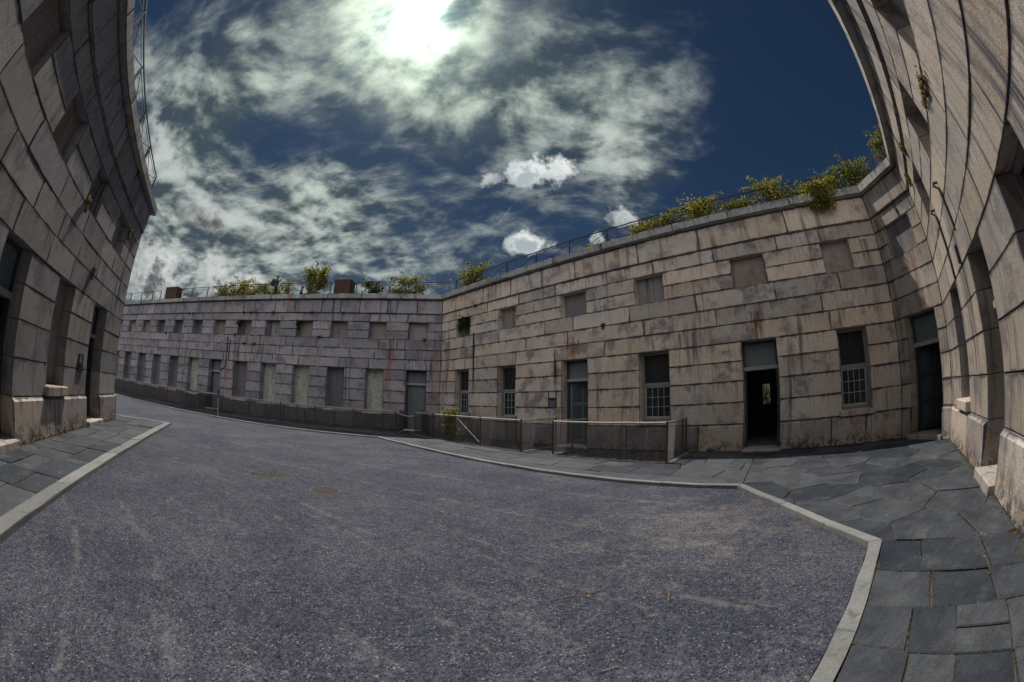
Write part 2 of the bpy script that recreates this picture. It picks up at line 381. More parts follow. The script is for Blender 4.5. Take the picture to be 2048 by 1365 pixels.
# ------------------------------------------------------------------ object helpers
def link(name, me, parent=None):
    o = bpy.data.objects.new(name, me); COL.objects.link(o)
    if parent: o.parent = parent
    return o
def mobj(name, verts, faces, m, parent=None, kind=None, smooth=False):
    me = bpy.data.meshes.new(name); me.from_pydata([tuple(v) for v in verts], [], faces); me.validate(); me.update()
    me.materials.append(m)
    if smooth:
        for p in me.polygons: p.use_smooth = True
    o = link(name, me, parent)
    if kind: o['kind'] = kind
    return o
def tag(o, label, cat, group=None):
    o['label'] = label; o['category'] = cat
    if group: o['group'] = group
    return o
def empty(name, loc=(0, 0, 0), rz=0.0):
    o = bpy.data.objects.new(name, None); o.empty_display_size = .3; COL.objects.link(o)
    o.location = loc; o.rotation_euler = (0, 0, rz); return o
class MB:                                            # collects simple shapes into one mesh
    def __init__(s): s.v, s.f = [], []
    def add(s, v, f):
        b = len(s.v); s.v += [Vector(x) for x in v]; s.f += [tuple(i + b for i in q) for q in f]; return s
    def box(s, x0, x1, y0, y1, z0, z1):
        v = [(x, y, z) for z in (z0, z1) for x, y in ((x0, y0), (x1, y0), (x1, y1), (x0, y1))]
        return s.add(v, [(3, 2, 1, 0), (4, 5, 6, 7), (0, 1, 5, 4), (1, 2, 6, 5), (2, 3, 7, 6), (3, 0, 4, 7)])
    def bevbox(s, x0, x1, y0, y1, z0, z1, b=.01):
        v = []
        for z, i in ((z0, b), (z0 + b, 0), (z1 - b, 0), (z1, b)):
            v += [(x0 + i, y0 + i, z), (x1 - i, y0 + i, z), (x1 - i, y1 - i, z), (x0 + i, y1 - i, z)]
        f = [(3, 2, 1, 0), (12, 13, 14, 15)]
        for k in range(3):
            for j in range(4): f.append((k * 4 + j, k * 4 + (j + 1) % 4, k * 4 + 4 + (j + 1) % 4, k * 4 + 4 + j))
        return s.add(v, f)
    def tube(s, pts, r, n=6, r1=None):
        pts = [Vector(p) for p in pts]; rings = []; b = len(s.v)
        for i, p in enumerate(pts):
            t = (pts[min(i + 1, len(pts) - 1)] - pts[max(i - 1, 0)]).normalized()
            a = t.orthogonal().normalized(); c = t.cross(a)
            rr = r if r1 is None else r + (r1 - r) * i / max(1, len(pts) - 1)
            s.v += [p + (a * math.cos(6.2832 * k / n) + c * math.sin(6.2832 * k / n)) * rr for k in range(n)]
        for i in range(len(pts) - 1):
            for k in range(n): s.f.append((b + i * n + k, b + i * n + (k + 1) % n, b + (i + 1) * n + (k + 1) % n, b + (i + 1) * n + k))
        s.f.append(tuple(b + k for k in reversed(range(n)))); s.f.append(tuple(b + (len(pts) - 1) * n + k for k in range(n)))
        return s
    def bar(s, p, q, w): return s.tube([p, q], w * .7071, 4)
    def build(s, name, m, parent=None, kind=None, smooth=False): return mobj(name, s.v, s.f, m, parent, kind, smooth)

# ------------------------------------------------------------------ plan of the court: (normal angle, distance) of each wall face
WALL = {'A': (95.395, 19.342), 'B': (47.163, 11.328), 'C': (-8.561, 9.911), 'R': (-61.841, 1.952), 'L': (224.195, 5.059)}
def wn(w): a = R_(WALL[w][0]); return Vector((math.cos(a), math.sin(a))), Vector((math.sin(a), -math.cos(a)))
def W2(w, u, d): n, t = wn(w); return n * (WALL[w][1] - d) + t * u          # d = metres in front of the wall face
def meet(w1, d1, w2, d2):
    n1, _ = wn(w1); n2, _ = wn(w2); c1, c2 = WALL[w1][1] - d1, WALL[w2][1] - d2
    det = n1.x * n2.y - n1.y * n2.x
    return Vector(((c1 * n2.y - c2 * n1.y) / det, (n1.x * c2 - n2.x * c1) / det))
def ucoord(w, p): return p.dot(wn(w)[1])
P_AB, P_BC, P_CR, P_RL = meet('A', 0, 'B', 0), meet('B', 0, 'C', 0), meet('C', 0, 'R', 0), meet('R', 0, 'L', 0)
def half(w1, w2): return math.tan(R_(((WALL[w1][0] - WALL[w2][0]) % 360) / 2))
ROOTS = {}
Z_COURSE = [(.83, 1.49), (1.49, 2.13), (2.13, 2.73), (2.73, 3.31), (3.31, 3.88), (3.88, 4.43), (4.43, 5.01), (5.01, 5.49), (5.49, 5.99), (5.99, 6.47)]
Z_LT, Z_NB, Z_NT, Z_PL, Z_CB, Z_CT = 3.31, 5.01, 5.99, .83, 7.28, 7.60

def block(root, name, u0, u1, z0, z1, yf, yb, m, k0=0., k1=0., b=.010, gap=.007, chtop=0.0):
    u0 += gap * .6; u1 -= gap * .6; z0 += gap; z1 -= gap
    def X(u, y, k): return u + k * y
    j = lambda a: rng.uniform(-a, a)
    v = []
    for (y, i, zt) in ((yf, b, max(b, chtop)), (yf + b, 0., chtop), (yb, 0., 0.)):
        e = .004 if y == yf else 0
        v += [(X(u0, y, k0) + i + j(e), y + j(e * .8), z0 + i + j(e)), (X(u1, y, k1) - i + j(e), y + j(e * .8), z0 + i + j(e)), (X(u1, y, k1) - i + j(e), y + j(e * .8), z1 - zt + j(e)), (X(u0, y, k0) + i + j(e), y + j(e * .8), z1 - zt + j(e))]
    if chtop:
        for q in (6, 7): v[q] = (v[q][0], yf + chtop * 1.3, z1)
        for q in (2, 3): v[q] = (v[q][0], yf, z1 - chtop)
    f = [(0, 1, 2, 3)]
    for k in (0, 4):
        for q in range(4): f.append((k + q, k + 4 + q, k + 4 + (q + 1) % 4, k + (q + 1) % 4))
    f = [f[0]] + [tuple(reversed(q)) for q in f[1:]]
    me = bpy.data.meshes.new(name); me.from_pydata(v, [], f); me.materials.append(m)
    e, s = me.uv_layers.new(name='edge'), me.uv_layers.new(name='size')
    w, h = u1 - u0, z1 - z0
    for p in me.polygons:
        front = p.index < 5
        for li in p.loop_indices:
            c = me.vertices[me.loops[li].vertex_index].co
            e.data[li].uv = (min(max(c.x - u0, 0), w), min(max(c.z - z0, 0), h)) if front else (.4, .4)
            s.data[li].uv = (w, h) if front else (1, 1)
    return link(name, me, root)

def split(u0, u1, lo, hi):
    L = u1 - u0
    if L <= hi * 1.25: return [(u0, u1)]
    n = max(2, round(L / rng.uniform(lo, hi))); cuts = [u0]
    for i in range(1, n): cuts.append(u0 + L * i / n + rng.uniform(-.22, .22) * L / n)
    cuts.append(u1); return list(zip(cuts[:-1], cuts[1:]))

def build_wall(w, u0, u1, k0, k1, ops, pits, label, lens=(1.5, 2.3), stone=None):
    stone = stone or GRANITE
    a, D = WALL[w]; n, _ = wn(w)
    root = empty('granite_wall', (n.x * D, n.y * D, 0), R_(a - 90)); tag(root, label, 'wall'); ROOTS[w] = root
    # mortar core with real openings and lined reveals
    us = sorted({u0, u1} | {q for o in ops for q in (o[0] - .03, o[1] + .03)})
    zs = sorted({-1.25, 7.45} | {q for o in ops for q in (o[2] - .03, o[3] + .03)})
    mb = MB(); yc = .04
    for i in range(len(us) - 1):
        for jz in range(len(zs) - 1):
            cu, cz = (us[i] + us[i + 1]) / 2, (zs[jz] + zs[jz + 1]) / 2
            if any(o[0] - .03 < cu < o[1] + .03 and o[2] - .03 < cz < o[3] + .03 for o in ops): continue
            xl = us[i] + (k0 * yc if us[i] == u0 else 0); xr = us[i + 1] + (k1 * yc if us[i + 1] == u1 else 0)
            mb.add([(xl, yc, zs[jz]), (xr, yc, zs[jz]), (xr, yc, zs[jz + 1]), (xl, yc, zs[jz + 1])], [(0, 1, 2, 3)])
    for o in ops:
        A, B, C, E_ = o[0] - .03, o[1] + .03, o[2] - .03, o[3] + .03
        for p, q in (((A, C), (A, E_)), ((B, E_), (B, C)), ((A, E_), (B, E_)), ((B, C), (A, C))):
            mb.add([(p[0], yc, p[1]), (q[0], yc, q[1]), (q[0], .62, q[1]), (p[0], .62, p[1])], [(0, 1, 2, 3)])
    mb.build('wall_core', MORTAR, root)
    def course(z0, z1, yf, lo, hi, m=None, yb=.5, chtop=0.0, segs=None, name='stone_block', b=.010, gap=.007):
        m = m or stone
        holes = sorted((o[0], o[1]) for o in ops if o[2] < (z0 + z1) / 2 < o[3])
        spans = []; c = u0
        for h0, h1 in holes: spans.append((c, h0)); c = h1
        spans.append((c, u1))
        if segs is not None: spans = segs
        for s0, s1 in spans:
            if s1 - s0 < .06: continue
            for p, q in split(s0, s1, lo, hi):
                kk0 = k0 if abs(p - u0) < 1e-6 else 0.; kk1 = k1 if abs(q - u1) < 1e-6 else 0.
                mm = GR_PIT_DIM if (m is GR_LOW and pits and any(a_ - .1 < (p + q) / 2 < b_ + .1 for a_, b_ in pits)) else m
                block(root, name, p, q, z0, z1, yf + rng.uniform(-.007, .007), yb, mm, kk0, kk1, b, gap, chtop)
    if pits: course(-1.25, .0, -.075, 1.5, 2.2, segs=pits, m=GR_PIT_SHADE)
    course(0.0, Z_PL, -.08, 1.3, 2.2, chtop=.06, m=GR_PIT_SHADE if w == 'A' else GR_LOW)
    for z0, z1 in Z_COURSE: course(z0, z1, 0.0, *lens)
    course(6.47, Z_CB, -.06, lens[0] * 1.0, lens[1] * 1.05, gap=.016, b=.02)
    course(Z_CB + .02, Z_CT, -.245, 2.0, 2.9, m=GR_CAP, yb=.95, name='coping_stone', b=.02)
    # coping tops
    return root

def niche_panel(root, o, depth, m=GR_NICHE, name='infill_panel'):
    e = rng.uniform(-.01, .01)
    mb = MB(); mb.bevbox(o[0] + .004, o[1] - .004, depth + e, depth + .18, o[2] + .004, o[3] - .004, .012); return mb.build(name, m, root)
def sill(root, o, proj=.13, z0=.84, z1=1.05):
    mb = MB(); mb.bevbox(o[0] - .09, o[1] + .09, -proj, .30, z0, z1, .02); return mb.build('window_sill', GR_PLAIN, root)
def room(root, o, depth=3.0, window=None, w=1.2):
    u0, u1, z0, z1 = o[0] - w, o[1] + w, o[2], o[3] + .35
    y0, y1 = .63, depth; mb = MB()
    for q in ([(u0, y0, z0), (u0, y1, z0), (u1, y1, z0), (u1, y0, z0)], [(u0, y0, z1), (u1, y0, z1), (u1, y1, z1), (u0, y1, z1)], [(u0, y0, z0), (u0, y0, z1), (u0, y1, z1), (u0, y1, z0)], [(u1, y0, z0), (u1, y1, z0), (u1, y1, z1), (u1, y0, z1)]):
        mb.add(q, [(0, 1, 2, 3)])
    for a, b_ in ((u0, o[0] - .03), (o[1] + .03, u1)): mb.add([(a, y0, z0), (b_, y0, z0), (b_, y0, z1), (a, y0, z1)], [(0, 1, 2, 3)])
    mb.add([(o[0] - .03, y0, o[3] + .03), (o[1] + .03, y0, o[3] + .03), (o[1] + .03, y0, z1), (o[0] - .03, y0, z1)], [(0, 1, 2, 3)])
    if window is None: mb.add([(u0, y1, z0), (u1, y1, z0), (u1, y1, z1), (u0, y1, z1)], [(0, 1, 2, 3)])
    else:
        a, b_, c, e = window
        for x0, x1, q0, q1 in ((u0, a, z0, z1), (b_, u1, z0, z1), (a, b_, z0, c), (a, b_, e, z1)): mb.add([(x0, y1, q0), (x1, y1, q0), (x1, y1, q1), (x0, y1, q1)], [(0, 1, 2, 3)])
    return mb.build('room_lining', ROOM, root)
def sash_window(root, o, open_=0):
    u0, u1, z0, z1 = o[:4]; y = .36
    fr = MB(); t = .07
    fr.bevbox(u0 + .003, u0 + t, y - .08, y + .10, z0 + .02, z1 - .003, .008); fr.bevbox(u1 - t, u1 - .003, y - .08, y + .10, z0 + .02, z1 - .003, .008); fr.bevbox(u0 + t, u1 - t, y - .07, y + .10, z1 - .08, z1 - .004, .008)
    fr.bevbox(u0 + t, u1 - t, y - .10, y + .10, z0 + .02, z0 + .09, .008)
    win = fr.build('window', FRAMEP, root)
    bd = MB(); zm0, zm1 = 2.16, 2.28; nb = 6
    for i in range(nb):
        a = u0 + t + (u1 - u0 - 2 * t) * i / nb; b_ = u0 + t + (u1 - u0 - 2 * t) * (i + 1) / nb
        bd.bevbox(a + .003, b_ - .003, y + .02 + rng.uniform(0, .008), y + .05, zm1, z1 - .08, .004)
    bd.build('shutter_board', BOARDK, win)
    ra = MB(); ra.bevbox(u0 + t, u1 - t, y - .03, y + .06, zm0, zm1, .008); ra.build('meeting_rail', FRAMEP, win)
    a, b_, c, e = u0 + t, u1 - t, z0 + .09, zm0
    st = MB(); s = .042
    st.bevbox(a, a + s, y - .01, y + .04, c, e, .006); st.bevbox(b_ - s, b_, y - .01, y + .04, c, e, .006); st.bevbox(a + s, b_ - s, y - .009, y + .04, c, c + .07, .006); st.bevbox(a + s, b_ - s, y - .009, y + .04, e - .04, e, .006)
    st.build('sash', SASHP, win)
    A, B, C, E_ = a + s, b_ - s, c + .07, e - .04; mu = MB()
    for i in range(1, 4): x = A + (B - A) * i / 4; mu.box(x - .008, x + .008, y + .001, y + .03, C, E_)
    for i in range(1, 3): z = C + (E_ - C) * i / 3; mu.box(A, B, y + .004, y + .027, z - .008, z + .008)
    mu.build('glazing_bars', SASHP, win)
    for i in range(4):
        for k in range(3):
            x0, x1 = A + (B - A) * i / 4, A + (B - A) * (i + 1) / 4; q0, q1 = C + (E_ - C) * k / 3, C + (E_ - C) * (k + 1) / 3
            yy = y + .015 + rng.uniform(-.002, .002); d = rng.uniform(-.004, .004)
            mobj('pane', [(x0 + .01, yy, q0 + .01), (x1 - .01, yy + d, q0 + .01), (x1 - .01, yy + d, q1 - .01), (x0 + .01, yy, q1 - .01)], [(0, 1, 2, 3)], GLASS, win)
    cu = MB(); n = 24                                   # curtain folds
    for (s0, s1, zz) in ((A, A + .42 * (B - A), C), (A + .62 * (B - A), B, C), (A + .25 * (B - A), A + .75 * (B - A), E_ - .22)):
        vv = []
        for i in range(n + 1):
            x = s0 + (s1 - s0) * i / n; yy = y + .16 + .018 * math.sin(i * 1.7)
            vv += [(x, yy, zz), (x, yy, E_)]
        cu.add(vv, [(2 * i, 2 * i + 2, 2 * i + 3, 2 * i + 1) for i in range(n)])
    cu.build('curtain', CURTAIN, win)
    mobj('room_lining', [(u0, .9, z0), (u1, .9, z0), (u1, .9, z1), (u0, .9, z1), (u0, .47, z0), (u1, .47, z0), (u1, .47, z1), (u0, .47, z1)], [(0, 1, 2, 3), (0, 4, 5, 1), (1, 5, 6, 2), (2, 6, 7, 3), (3, 7, 4, 0)], ROOM, win)
    return win
def door_set(root, o, leaf=None, zt=2.49, leafmat=DOORGR, transom=DOORGR, closed=False, step=True, side=1, left=False):
    """frame with transom board and light wooden bar; leaf = opening angle in degrees"""
    u0, u1, z0, z1 = o[:4]; y = .42; t = .07
    fr = MB(); fr.bevbox(u0 + .003, u0 + t, y - .06, y + .12, z0 + .01, z1 - .003, .008); fr.bevbox(u1 - t, u1 - .003, y - .06, y + .12, z0 + .01, z1 - .003, .008); fr.bevbox(u0 + t, u1 - t, y - .05, y + .12, z1 - .07, z1 - .004, .008)
    door = fr.build('door', DOORDK, root)
    tb = MB(); tb.bevbox(u0 + t, u1 - t, y, y + .04, zt + .12, z1 - .07, .01); tb.build('transom_board', transom, door)
    br = MB(); br.bevbox(u0 + .01, u1 - .01, y - .11, y + .12, zt, zt + .12, .012); br.build('transom_bar', WOODLT, door)
    if closed or leaf is not None:
        lw = (u1 - u0 - 2 * t); H = zt - z0 - .06
        mb = MB(); mb.bevbox(0, lw, 0, .045, 0, H, .006)
        lf = mb.build('door_leaf', leafmat, door)
        if not closed:
            for a, b_ in ((.06, .30), (.36, .62), (.68, .93)):
                for x0, x1 in ((.10, .46), (.54, .90)):
                    pm = MB(); pm.bevbox(lw * x0, lw * x1, -.012, .0005, H * a, H * b_, .006); pm.bevbox(lw * x0 + .05, lw * x1 - .05, -.026, -.0115, H * a + .05, H * b_ - .05, .008)
                    po = pm.build('door_panel', DOORPN, door); po.location = (u0 + t, y + .05, z0 + .05); po.rotation_euler = (0, 0, R_(leaf))
        ang = 0 if leaf is None else leaf
        lf.location = (u0 + t, y + .05, z0 + .05); lf.rotation_euler = (0, 0, R_(ang))
        hb = MB(); hb.tube([(lw * .90, -.06, H * .46), (lw * .90, .0, H * .46)], .018, 8); hb.tube([(lw * .90, -.055, H * .46), (lw * .78, -.06, H * .46)], .012, 6)
        hobj = hb.build('handle', GALV, door); hobj.location = lf.location; hobj.rotation_euler = lf.rotation_euler
    if step:
        sb = MB(); sb.bevbox(u0 - .04, u1 + .04, -.20, .60, -.05, z0 + .005, .02); sb.build('doorstep', GR_PLAIN, root)
    return door

# ------------------------------------------------------------------ the walls of the court
uAB_A, uAB_B, uBC_B, uBC_C, uCR_C, uCR_R, uRL_R, uRL_L = ucoord('A', P_AB), ucoord('B', P_AB), ucoord('B', P_BC), ucoord('C', P_BC), ucoord('C', P_CR), ucoord('R', P_CR), ucoord('R', P_RL), ucoord('L', P_RL)
hAB, hBC, hCR, hRL = half('A', 'B'), half('B', 'C'), half('C', 'R'), half('R', 'L')
A_U = [(-33.25, -32.05), (-30.8, -29.55), (-28.25, -27.05), (-25.85, -24.65), (-23.4, -22.2), (-20.95, -19.8), (-18.54, -17.33), (-16.08, -14.9), (-13.67, -12.5), (-11.2, -10.05), (-8.82, -7.7), (-6.35, -5.28), (-4.0, -2.86)]
A_DOORS = (6, 12)
A_low = [(a, b, .06 if i in A_DOORS else .95, Z_LT) for i, (a, b) in enumerate(A_U)]
A_up = [(a + .02, b - .02, Z_NB, Z_NT) for a, b in A_U]
B_U = [(-14.46, -13.4), (-11.37, -10.29), (-7.85, -6.7), (-4.62, -3.54), (-1.06, .09), (2.15, 3.17)]
B_low = [(a, b, .06 if i in (2, 4) else .98, Z_LT) for i, (a, b) in enumerate(B_U)]
B_up = [(a, b, Z_NB, Z_NT) for a, b in B_U]
C_low = [(-6.52, -5.32, .12, Z_LT)]; C_up = [(-6.5, -5.38, Z_NB, Z_NT)]
R_U = [(-9.43, -8.4), (-6.72, -5.65), (-4.08, -3.05), (-1.45, -.4)]
R_low = [(a, b, .14 if i == 1 else 1.05, Z_LT) for i, (a, b) in enumerate(R_U)]; R_up = [(a, b, Z_NB, Z_NT) for a, b in R_U]
L_U = [(2.9, 3.98), (5.45, 6.52), (8.1, 9.08), (10.72, 11.9)]
L_low = [(a, b, .14 if i in (1, 3) else 1.05, Z_LT) for i, (a, b) in enumerate(L_U)]; L_up = [(a, b, Z_NB, Z_NT) for a, b in L_U]

PIT = 2.1
bA = build_wall('A', -36.0, uAB_A, 0., hAB, A_low + A_up, [(-36.0, -18.63), (-17.28, -4.03), (-2.7, uAB_A)], 'long far granite wall in shade with a row of blocked windows', stone=GR_FAR_SHADE)
bB = build_wall('B', uAB_B, uBC_B, -hAB, hBC, B_low + B_up, [(uAB_B, -8.06), (-6.71, -2.95)], 'tall granite wall with two open doors and sash windows behind wire fences', stone=GR_TAN_LIFT, lens=(1.8, 2.8))
bC = build_wall('C', uBC_C, uCR_C, -hBC, hCR, C_low + C_up, None, 'narrow corner granite wall with a single half open door', stone=GR_CORN)
bR = build_wall('R', uCR_R, uRL_R, -hCR, hRL, R_low + R_up, None, 'sunlit granite wall towering along the right edge', stone=GR_EAST_DIM)
bL = build_wall('L', uRL_L, 13.6, -hRL, 0., L_low + L_up, None, 'granite wall on the left ending in a free corner', stone=GR_SIDE_DIM)
# the free end of the left wall: return face
mb = MB(); mb.box(13.595 - .012, 13.595, .03, 9.0, -.05, 6.46); mb.box(13.60, 13.655, .0, 9.0, 6.48, 7.27); mb.build('return_face', GR_PLAIN, bL)
mb = MB(); mb.bevbox(13.602, 13.84, -.243, 9.0, Z_CB + .013, Z_CT - .004, .02); mb.build('coping_stone', GR_CAPP, bL)
mb = MB(); mb.bevbox(13.602, 13.68, -.083, 9.0, 0.0, Z_PL - .006, .02); mb.build('plinth_return', GR_PLAIN, bL)

# --- openings, far wall
a_fill = {0: P_GREY, 1: P_BLUE, 2: P_GREY, 3: P_GREY, 4: P_BLUE, 5: P_PALE, 7: P_GREY, 8: P_PALE, 9: P_PALE, 10: P_GREY, 11: P_PALE}
for i, o in enumerate(A_low):
    if i in A_DOORS:
        door_set(bA, o, closed=True, leafmat=DOORGR, zt=2.50); room(bA, o, 1.6, w=.3)
    else:
        niche_panel(bA, o, .42 if i != 4 else .46, a_fill[i]); sill(bA, o, .09, .80, .94)
for i, o in enumerate(A_up): niche_panel(bA, o, (.36, .36, .36, .45, .45, .46, .38, .42, .36, .42, .38, .34, .34)[i], P_BLUE if i in (3, 4, 5) else GR_NICHE)
# --- wall B
for i, o in enumerate(B_low):
    if i == 2: door_set(bB, o, leaf=34, zt=2.49); room(bB, o, 4.0)
    elif i == 4:
        door_set(bB, o, leaf=None, zt=2.42); room(bB, o, 6.0, window=(-.68, -.32, 1.235, 2.135), w=1.0)
        gb = MB(); gb.box(-.515, -.485, 6.0, 6.03, 1.235, 2.135)
        for k in range(1, 4): gb.box(-.68, -.32, 6.002, 6.028, 1.235 + .225 * k - .012, 1.235 + .225 * k + .012)
        gb.build('rear_window_bars', BOARDK, bB)
    else: sash_window(bB, o); sill(bB, o, .17 if i == 5 else .10, .82 if i == 5 else .86, .985)
for i, o in enumerate(B_up): niche_panel(bB, o, (.40, .30, .32, .30, .24, .22)[i])
# --- wall C
door_set(bC, C_low[0], leaf=58, zt=2.45, leafmat=DOORDK); room(bC, C_low[0], 3.5, w=.5)
niche_panel(bC, C_up[0], .14)
# --- wall R
for i, o in enumerate(R_low):
    if i == 1: door_set(bR, o, leaf=70, zt=2.40, leafmat=DOORDK); room(bR, o, 3.0)
    elif i == 2: sash_window(bR, o); sill(bR, o)
    else: niche_panel(bR, o, .46, P_BLUE); sill(bR, o)
for i, o in enumerate(R_up): niche_panel(bR, o, .30)
# --- wall L
for i, o in enumerate(L_low):
    if i in (1, 3): door_set(bL, o, leaf=80, zt=2.42, leafmat=DOORDK); room(bL, o, 3.0)
    else: niche_panel(bL, o, .32); sill(bL, o, .16)
for i, o in enumerate(L_up): niche_panel(bL, o, .30)

# --- pipes, hooks and conduits fixed to the stones
def pipe(root, name, pts, r=.022, m=IRON): mb = MB(); mb.tube(pts, r, 8); return mb.build(name, m, root)
pipe(bA, 'conduit', [(-16.87, -.03, 4.85), (-16.87, -.03, 3.0), (-16.95, -.03, 2.85), (-17.36, -.03, 2.60)], .035); pipe(bA, 'conduit', [(-16.62, -.03, 4.66), (-16.66, -.03, 3.32)], .028)
pipe(bA, 'conduit', [(-5.0, -.03, 4.95), (-5.02, -.03, 3.9)], .028, RUSTY); pipe(bA, 'conduit', [(-4.6, -.03, 4.9), (-4.6, -.03, 4.35)], .022, RUSTY)
pipe(bB, 'conduit', [(-13.07, -.03, 5.07), (-13.02, -.03, 3.37), (-13.02, -.03, 2.7)], .032)
pipe(bB, 'conduit', [(-8.18, -.02, 3.34), (-8.18, -.02, 2.65)], .022)
for u, z in ((-7.55, 4.02), (-7.3, 4.15), (-7.05, 4.02), (-.62, 4.18), (-.5, 4.0), (-.42, 4.16), (-.28, 4.1)):
    mb = MB(); mb.tube([(u, .01, z), (u, -.07, z), (u, -.09, z - .05)], .012, 6); mb.tube([(u, -.005, z), (u, -.012, z - .28)], .010, 6); mb.build('iron_hook', RUSTY, bB)
for u, z0, z1 in ((-7.02, 4.72, 3.80), (-8.33, 4.74, 3.30)):
    mb = MB(); mb.tube([(u, .01, z0), (u, -.10, z0), (u, -.12, z0 - .04), (u + .05, -.035, z0 - .14), (u + .08, -.03, z1)], .026, 8); mb.build('conduit', IRON, bR)
mb = MB(); mb.bevbox(-7.42, -7.30, -.05, .02, 3.36, 3.68, .01); mb.build('junction_box', IRON, bR)
mb = MB(); mb.bevbox(-5.75, -5.70, -.05, .03, 6.15, 6.30, .005); mb.build('iron_bracket', IRON, bC)

# --- notice frames
def notice(w, u0, u1, z0, z1, label, split_):
    a, D = WALL[w]; n, _ = wn(w); r = empty('notice_frame', (n.x * D, n.y * D, 0), R_(a - 90)); tag(r, label, 'notice')
    mb = MB(); t = .025
    mb.box(u0, u1, -.012, -.001, z0, z1)
    for q in ((u0, u0 + t, z0, z1), (u1 - t, u1, z0, z1), (u0 + t, u1 - t, z0, z0 + t), (u0 + t, u1 - t, z1 - t, z1), (u0 + t, u1 - t, split_ - .05, split_ + .04)): mb.box(q[0], q[1], -.045, -.0125, q[2], q[3])
    mb.build('frame', IRON, r)
    mobj('paper', [(u0 + t, -.016, split_ + .04), (u1 - t, -.016, split_ + .04), (u1 - t, -.016, z1 - t), (u0 + t, -.016, z1 - t)], [(0, 1, 2, 3)], PAPER, r)
    mobj('panel', [(u0 + t, -.016, z0 + t), (u1 - t, -.016, z0 + t), (u1 - t, -.016, split_ - .05), (u0 + t, -.016, split_ - .05)], [(0, 1, 2, 3)], P_BLUE, r)
notice('B', -8.49, -8.10, 1.49, 2.15, 'black framed notice with a pale sheet beside the panelled door', 1.84)
notice('L', 10.02, 10.32, 1.42, 1.87, 'small dark framed notice on the left wall beside its far doorway', 1.60)

# ------------------------------------------------------------------ ground, road, kerbs and pavements
def clip(poly, p, n):                                    # keep the side n points to
    out = []
    for i in range(len(poly)):
        a, b = poly[i], poly[(i + 1) % len(poly)]; da, db = (a - p).dot(n), (b - p).dot(n)
        if da >= 0: out.append(a)
        if (da > 0 > db) or (da < 0 < db): out.append(a + (b - a) * (da / (da - db)))
    return out
def area(p): return .5 * sum(p[i].x * p[(i + 1) % len(p)].y - p[(i + 1) % len(p)].x * p[i].y for i in range(len(p)))
def ccw(p): return p if area(p) > 0 else list(reversed(p))
def clip_poly(poly, zone):
    zone = ccw(zone)
    for i in range(len(zone)):
        a, b = zone[i], zone[(i + 1) % len(zone)]; e = b - a
        poly = clip(poly, a, Vector((-e.y, e.x)))
        if len(poly) < 3: return []
    return poly
def inset(poly, g):
    poly = ccw(poly); out = list(poly)
    for i in range(len(poly)):
        a, b = poly[i], poly[(i + 1) % len(poly)]; e = (b - a)
        if e.length < 1e-4: continue
        n = Vector((-e.y, e.x)).normalized(); out = clip(out, a + n * g, n)
        if len(out) < 3: return []
    q = [out[0]]
    for p in out[1:]:
        if (p - q[-1]).length > .012: q.append(p)
    if len(q) > 2 and (q[0] - q[-1]).length < .012: q.pop()
    return q if len(q) > 2 else []

gr = mobj('ground', [(-600, -600, -1.25), (600, -600, -1.25), (600, 600, -1.25), (-600, 600, -1.25)], [(0, 1, 2, 3)], EARTH, kind='structure')
ROADZ = -.055
nL, tL = wn('L')
K0 = meet('L', 2.2, 'R', 2.07); K1 = Vector((3.62, 2.05)); K2 = Vector((4.10, 5.48)); K3 = meet('A', 4.25, 'B', 4.51); K4 = W2('A', -48, 4.25); K6 = W2('L', 15.04, 2.2); K5 = K6 + nL * 28
K1 = W2('R', ucoord('R', K1), 2.07); K2 = W2('B', ucoord('B', K2), 4.51)
road = mobj('road', [(p.x, p.y, ROADZ) for p in (K0, K1, K2, K3, K4, K5, K6)], [(0, 1, 2, 3, 4, 5, 6)], ROADM, kind='structure')

pav = empty('pavement'); pav['kind'] = 'structure'
def slab(poly, zt=None, m=SLATE, name='flagstone', parent=None, thick=.07, g=.0055, tilt=.010, rough=True):
    p0 = inset(poly, g)
    if not p0 or abs(area(p0)) < .02: return
    if rough:                                             # broken, wandering edges
        q = []
        for i in range(len(p0)):
            a, b = p0[i], p0[(i + 1) % len(p0)]; k = max(1, min(4, int((b - a).length / .3))); n_ = Vector((-(b - a).y, (b - a).x)).normalized()
            q += [a.lerp(b, t / k) + (n_ * rng.uniform(-.003, .011) if t else Vector((0, 0))) for t in range(k)]
        p0 = q
    cc = sum(p0, Vector((0, 0))) / len(p0)
    p1 = [p + (cc - p).normalized() * .014 for p in p0]
    z = rng.uniform(-.010, .008) if zt is None else zt
    c = sum(p0, Vector((0, 0))) / len(p0); ta, tb = rng.uniform(-tilt, tilt), rng.uniform(-tilt, tilt)
    zz = lambda p: z + (p.x - c.x) * ta + (p.y - c.y) * tb
    bm = bmesh.new()
    top = [bm.verts.new((p.x, p.y, zz(p))) for p in p1]; bm.faces.new(top)
    if len(p1) == len(p0):
        mid = [bm.verts.new((p.x, p.y, zz(p) - .012)) for p in p0]
    else:
        mid = [bm.verts.new((p.x + (p.x - c.x) * .01, p.y + (p.y - c.y) * .01, zz(p) - .012)) for p in p1]
    low = [bm.verts.new((v.co.x, v.co.y, z - thick)) for v in mid]
    for A, B in ((top, mid), (mid, low)):
        for i in range(len(A)): bm.faces.new((A[i], B[i], B[(i + 1) % len(B)], A[(i + 1) % len(A)]))
    me = bpy.data.meshes.new(name); bm.to_mesh(me); bm.free(); me.materials.append(m)
    return link(name, me, parent or pav)
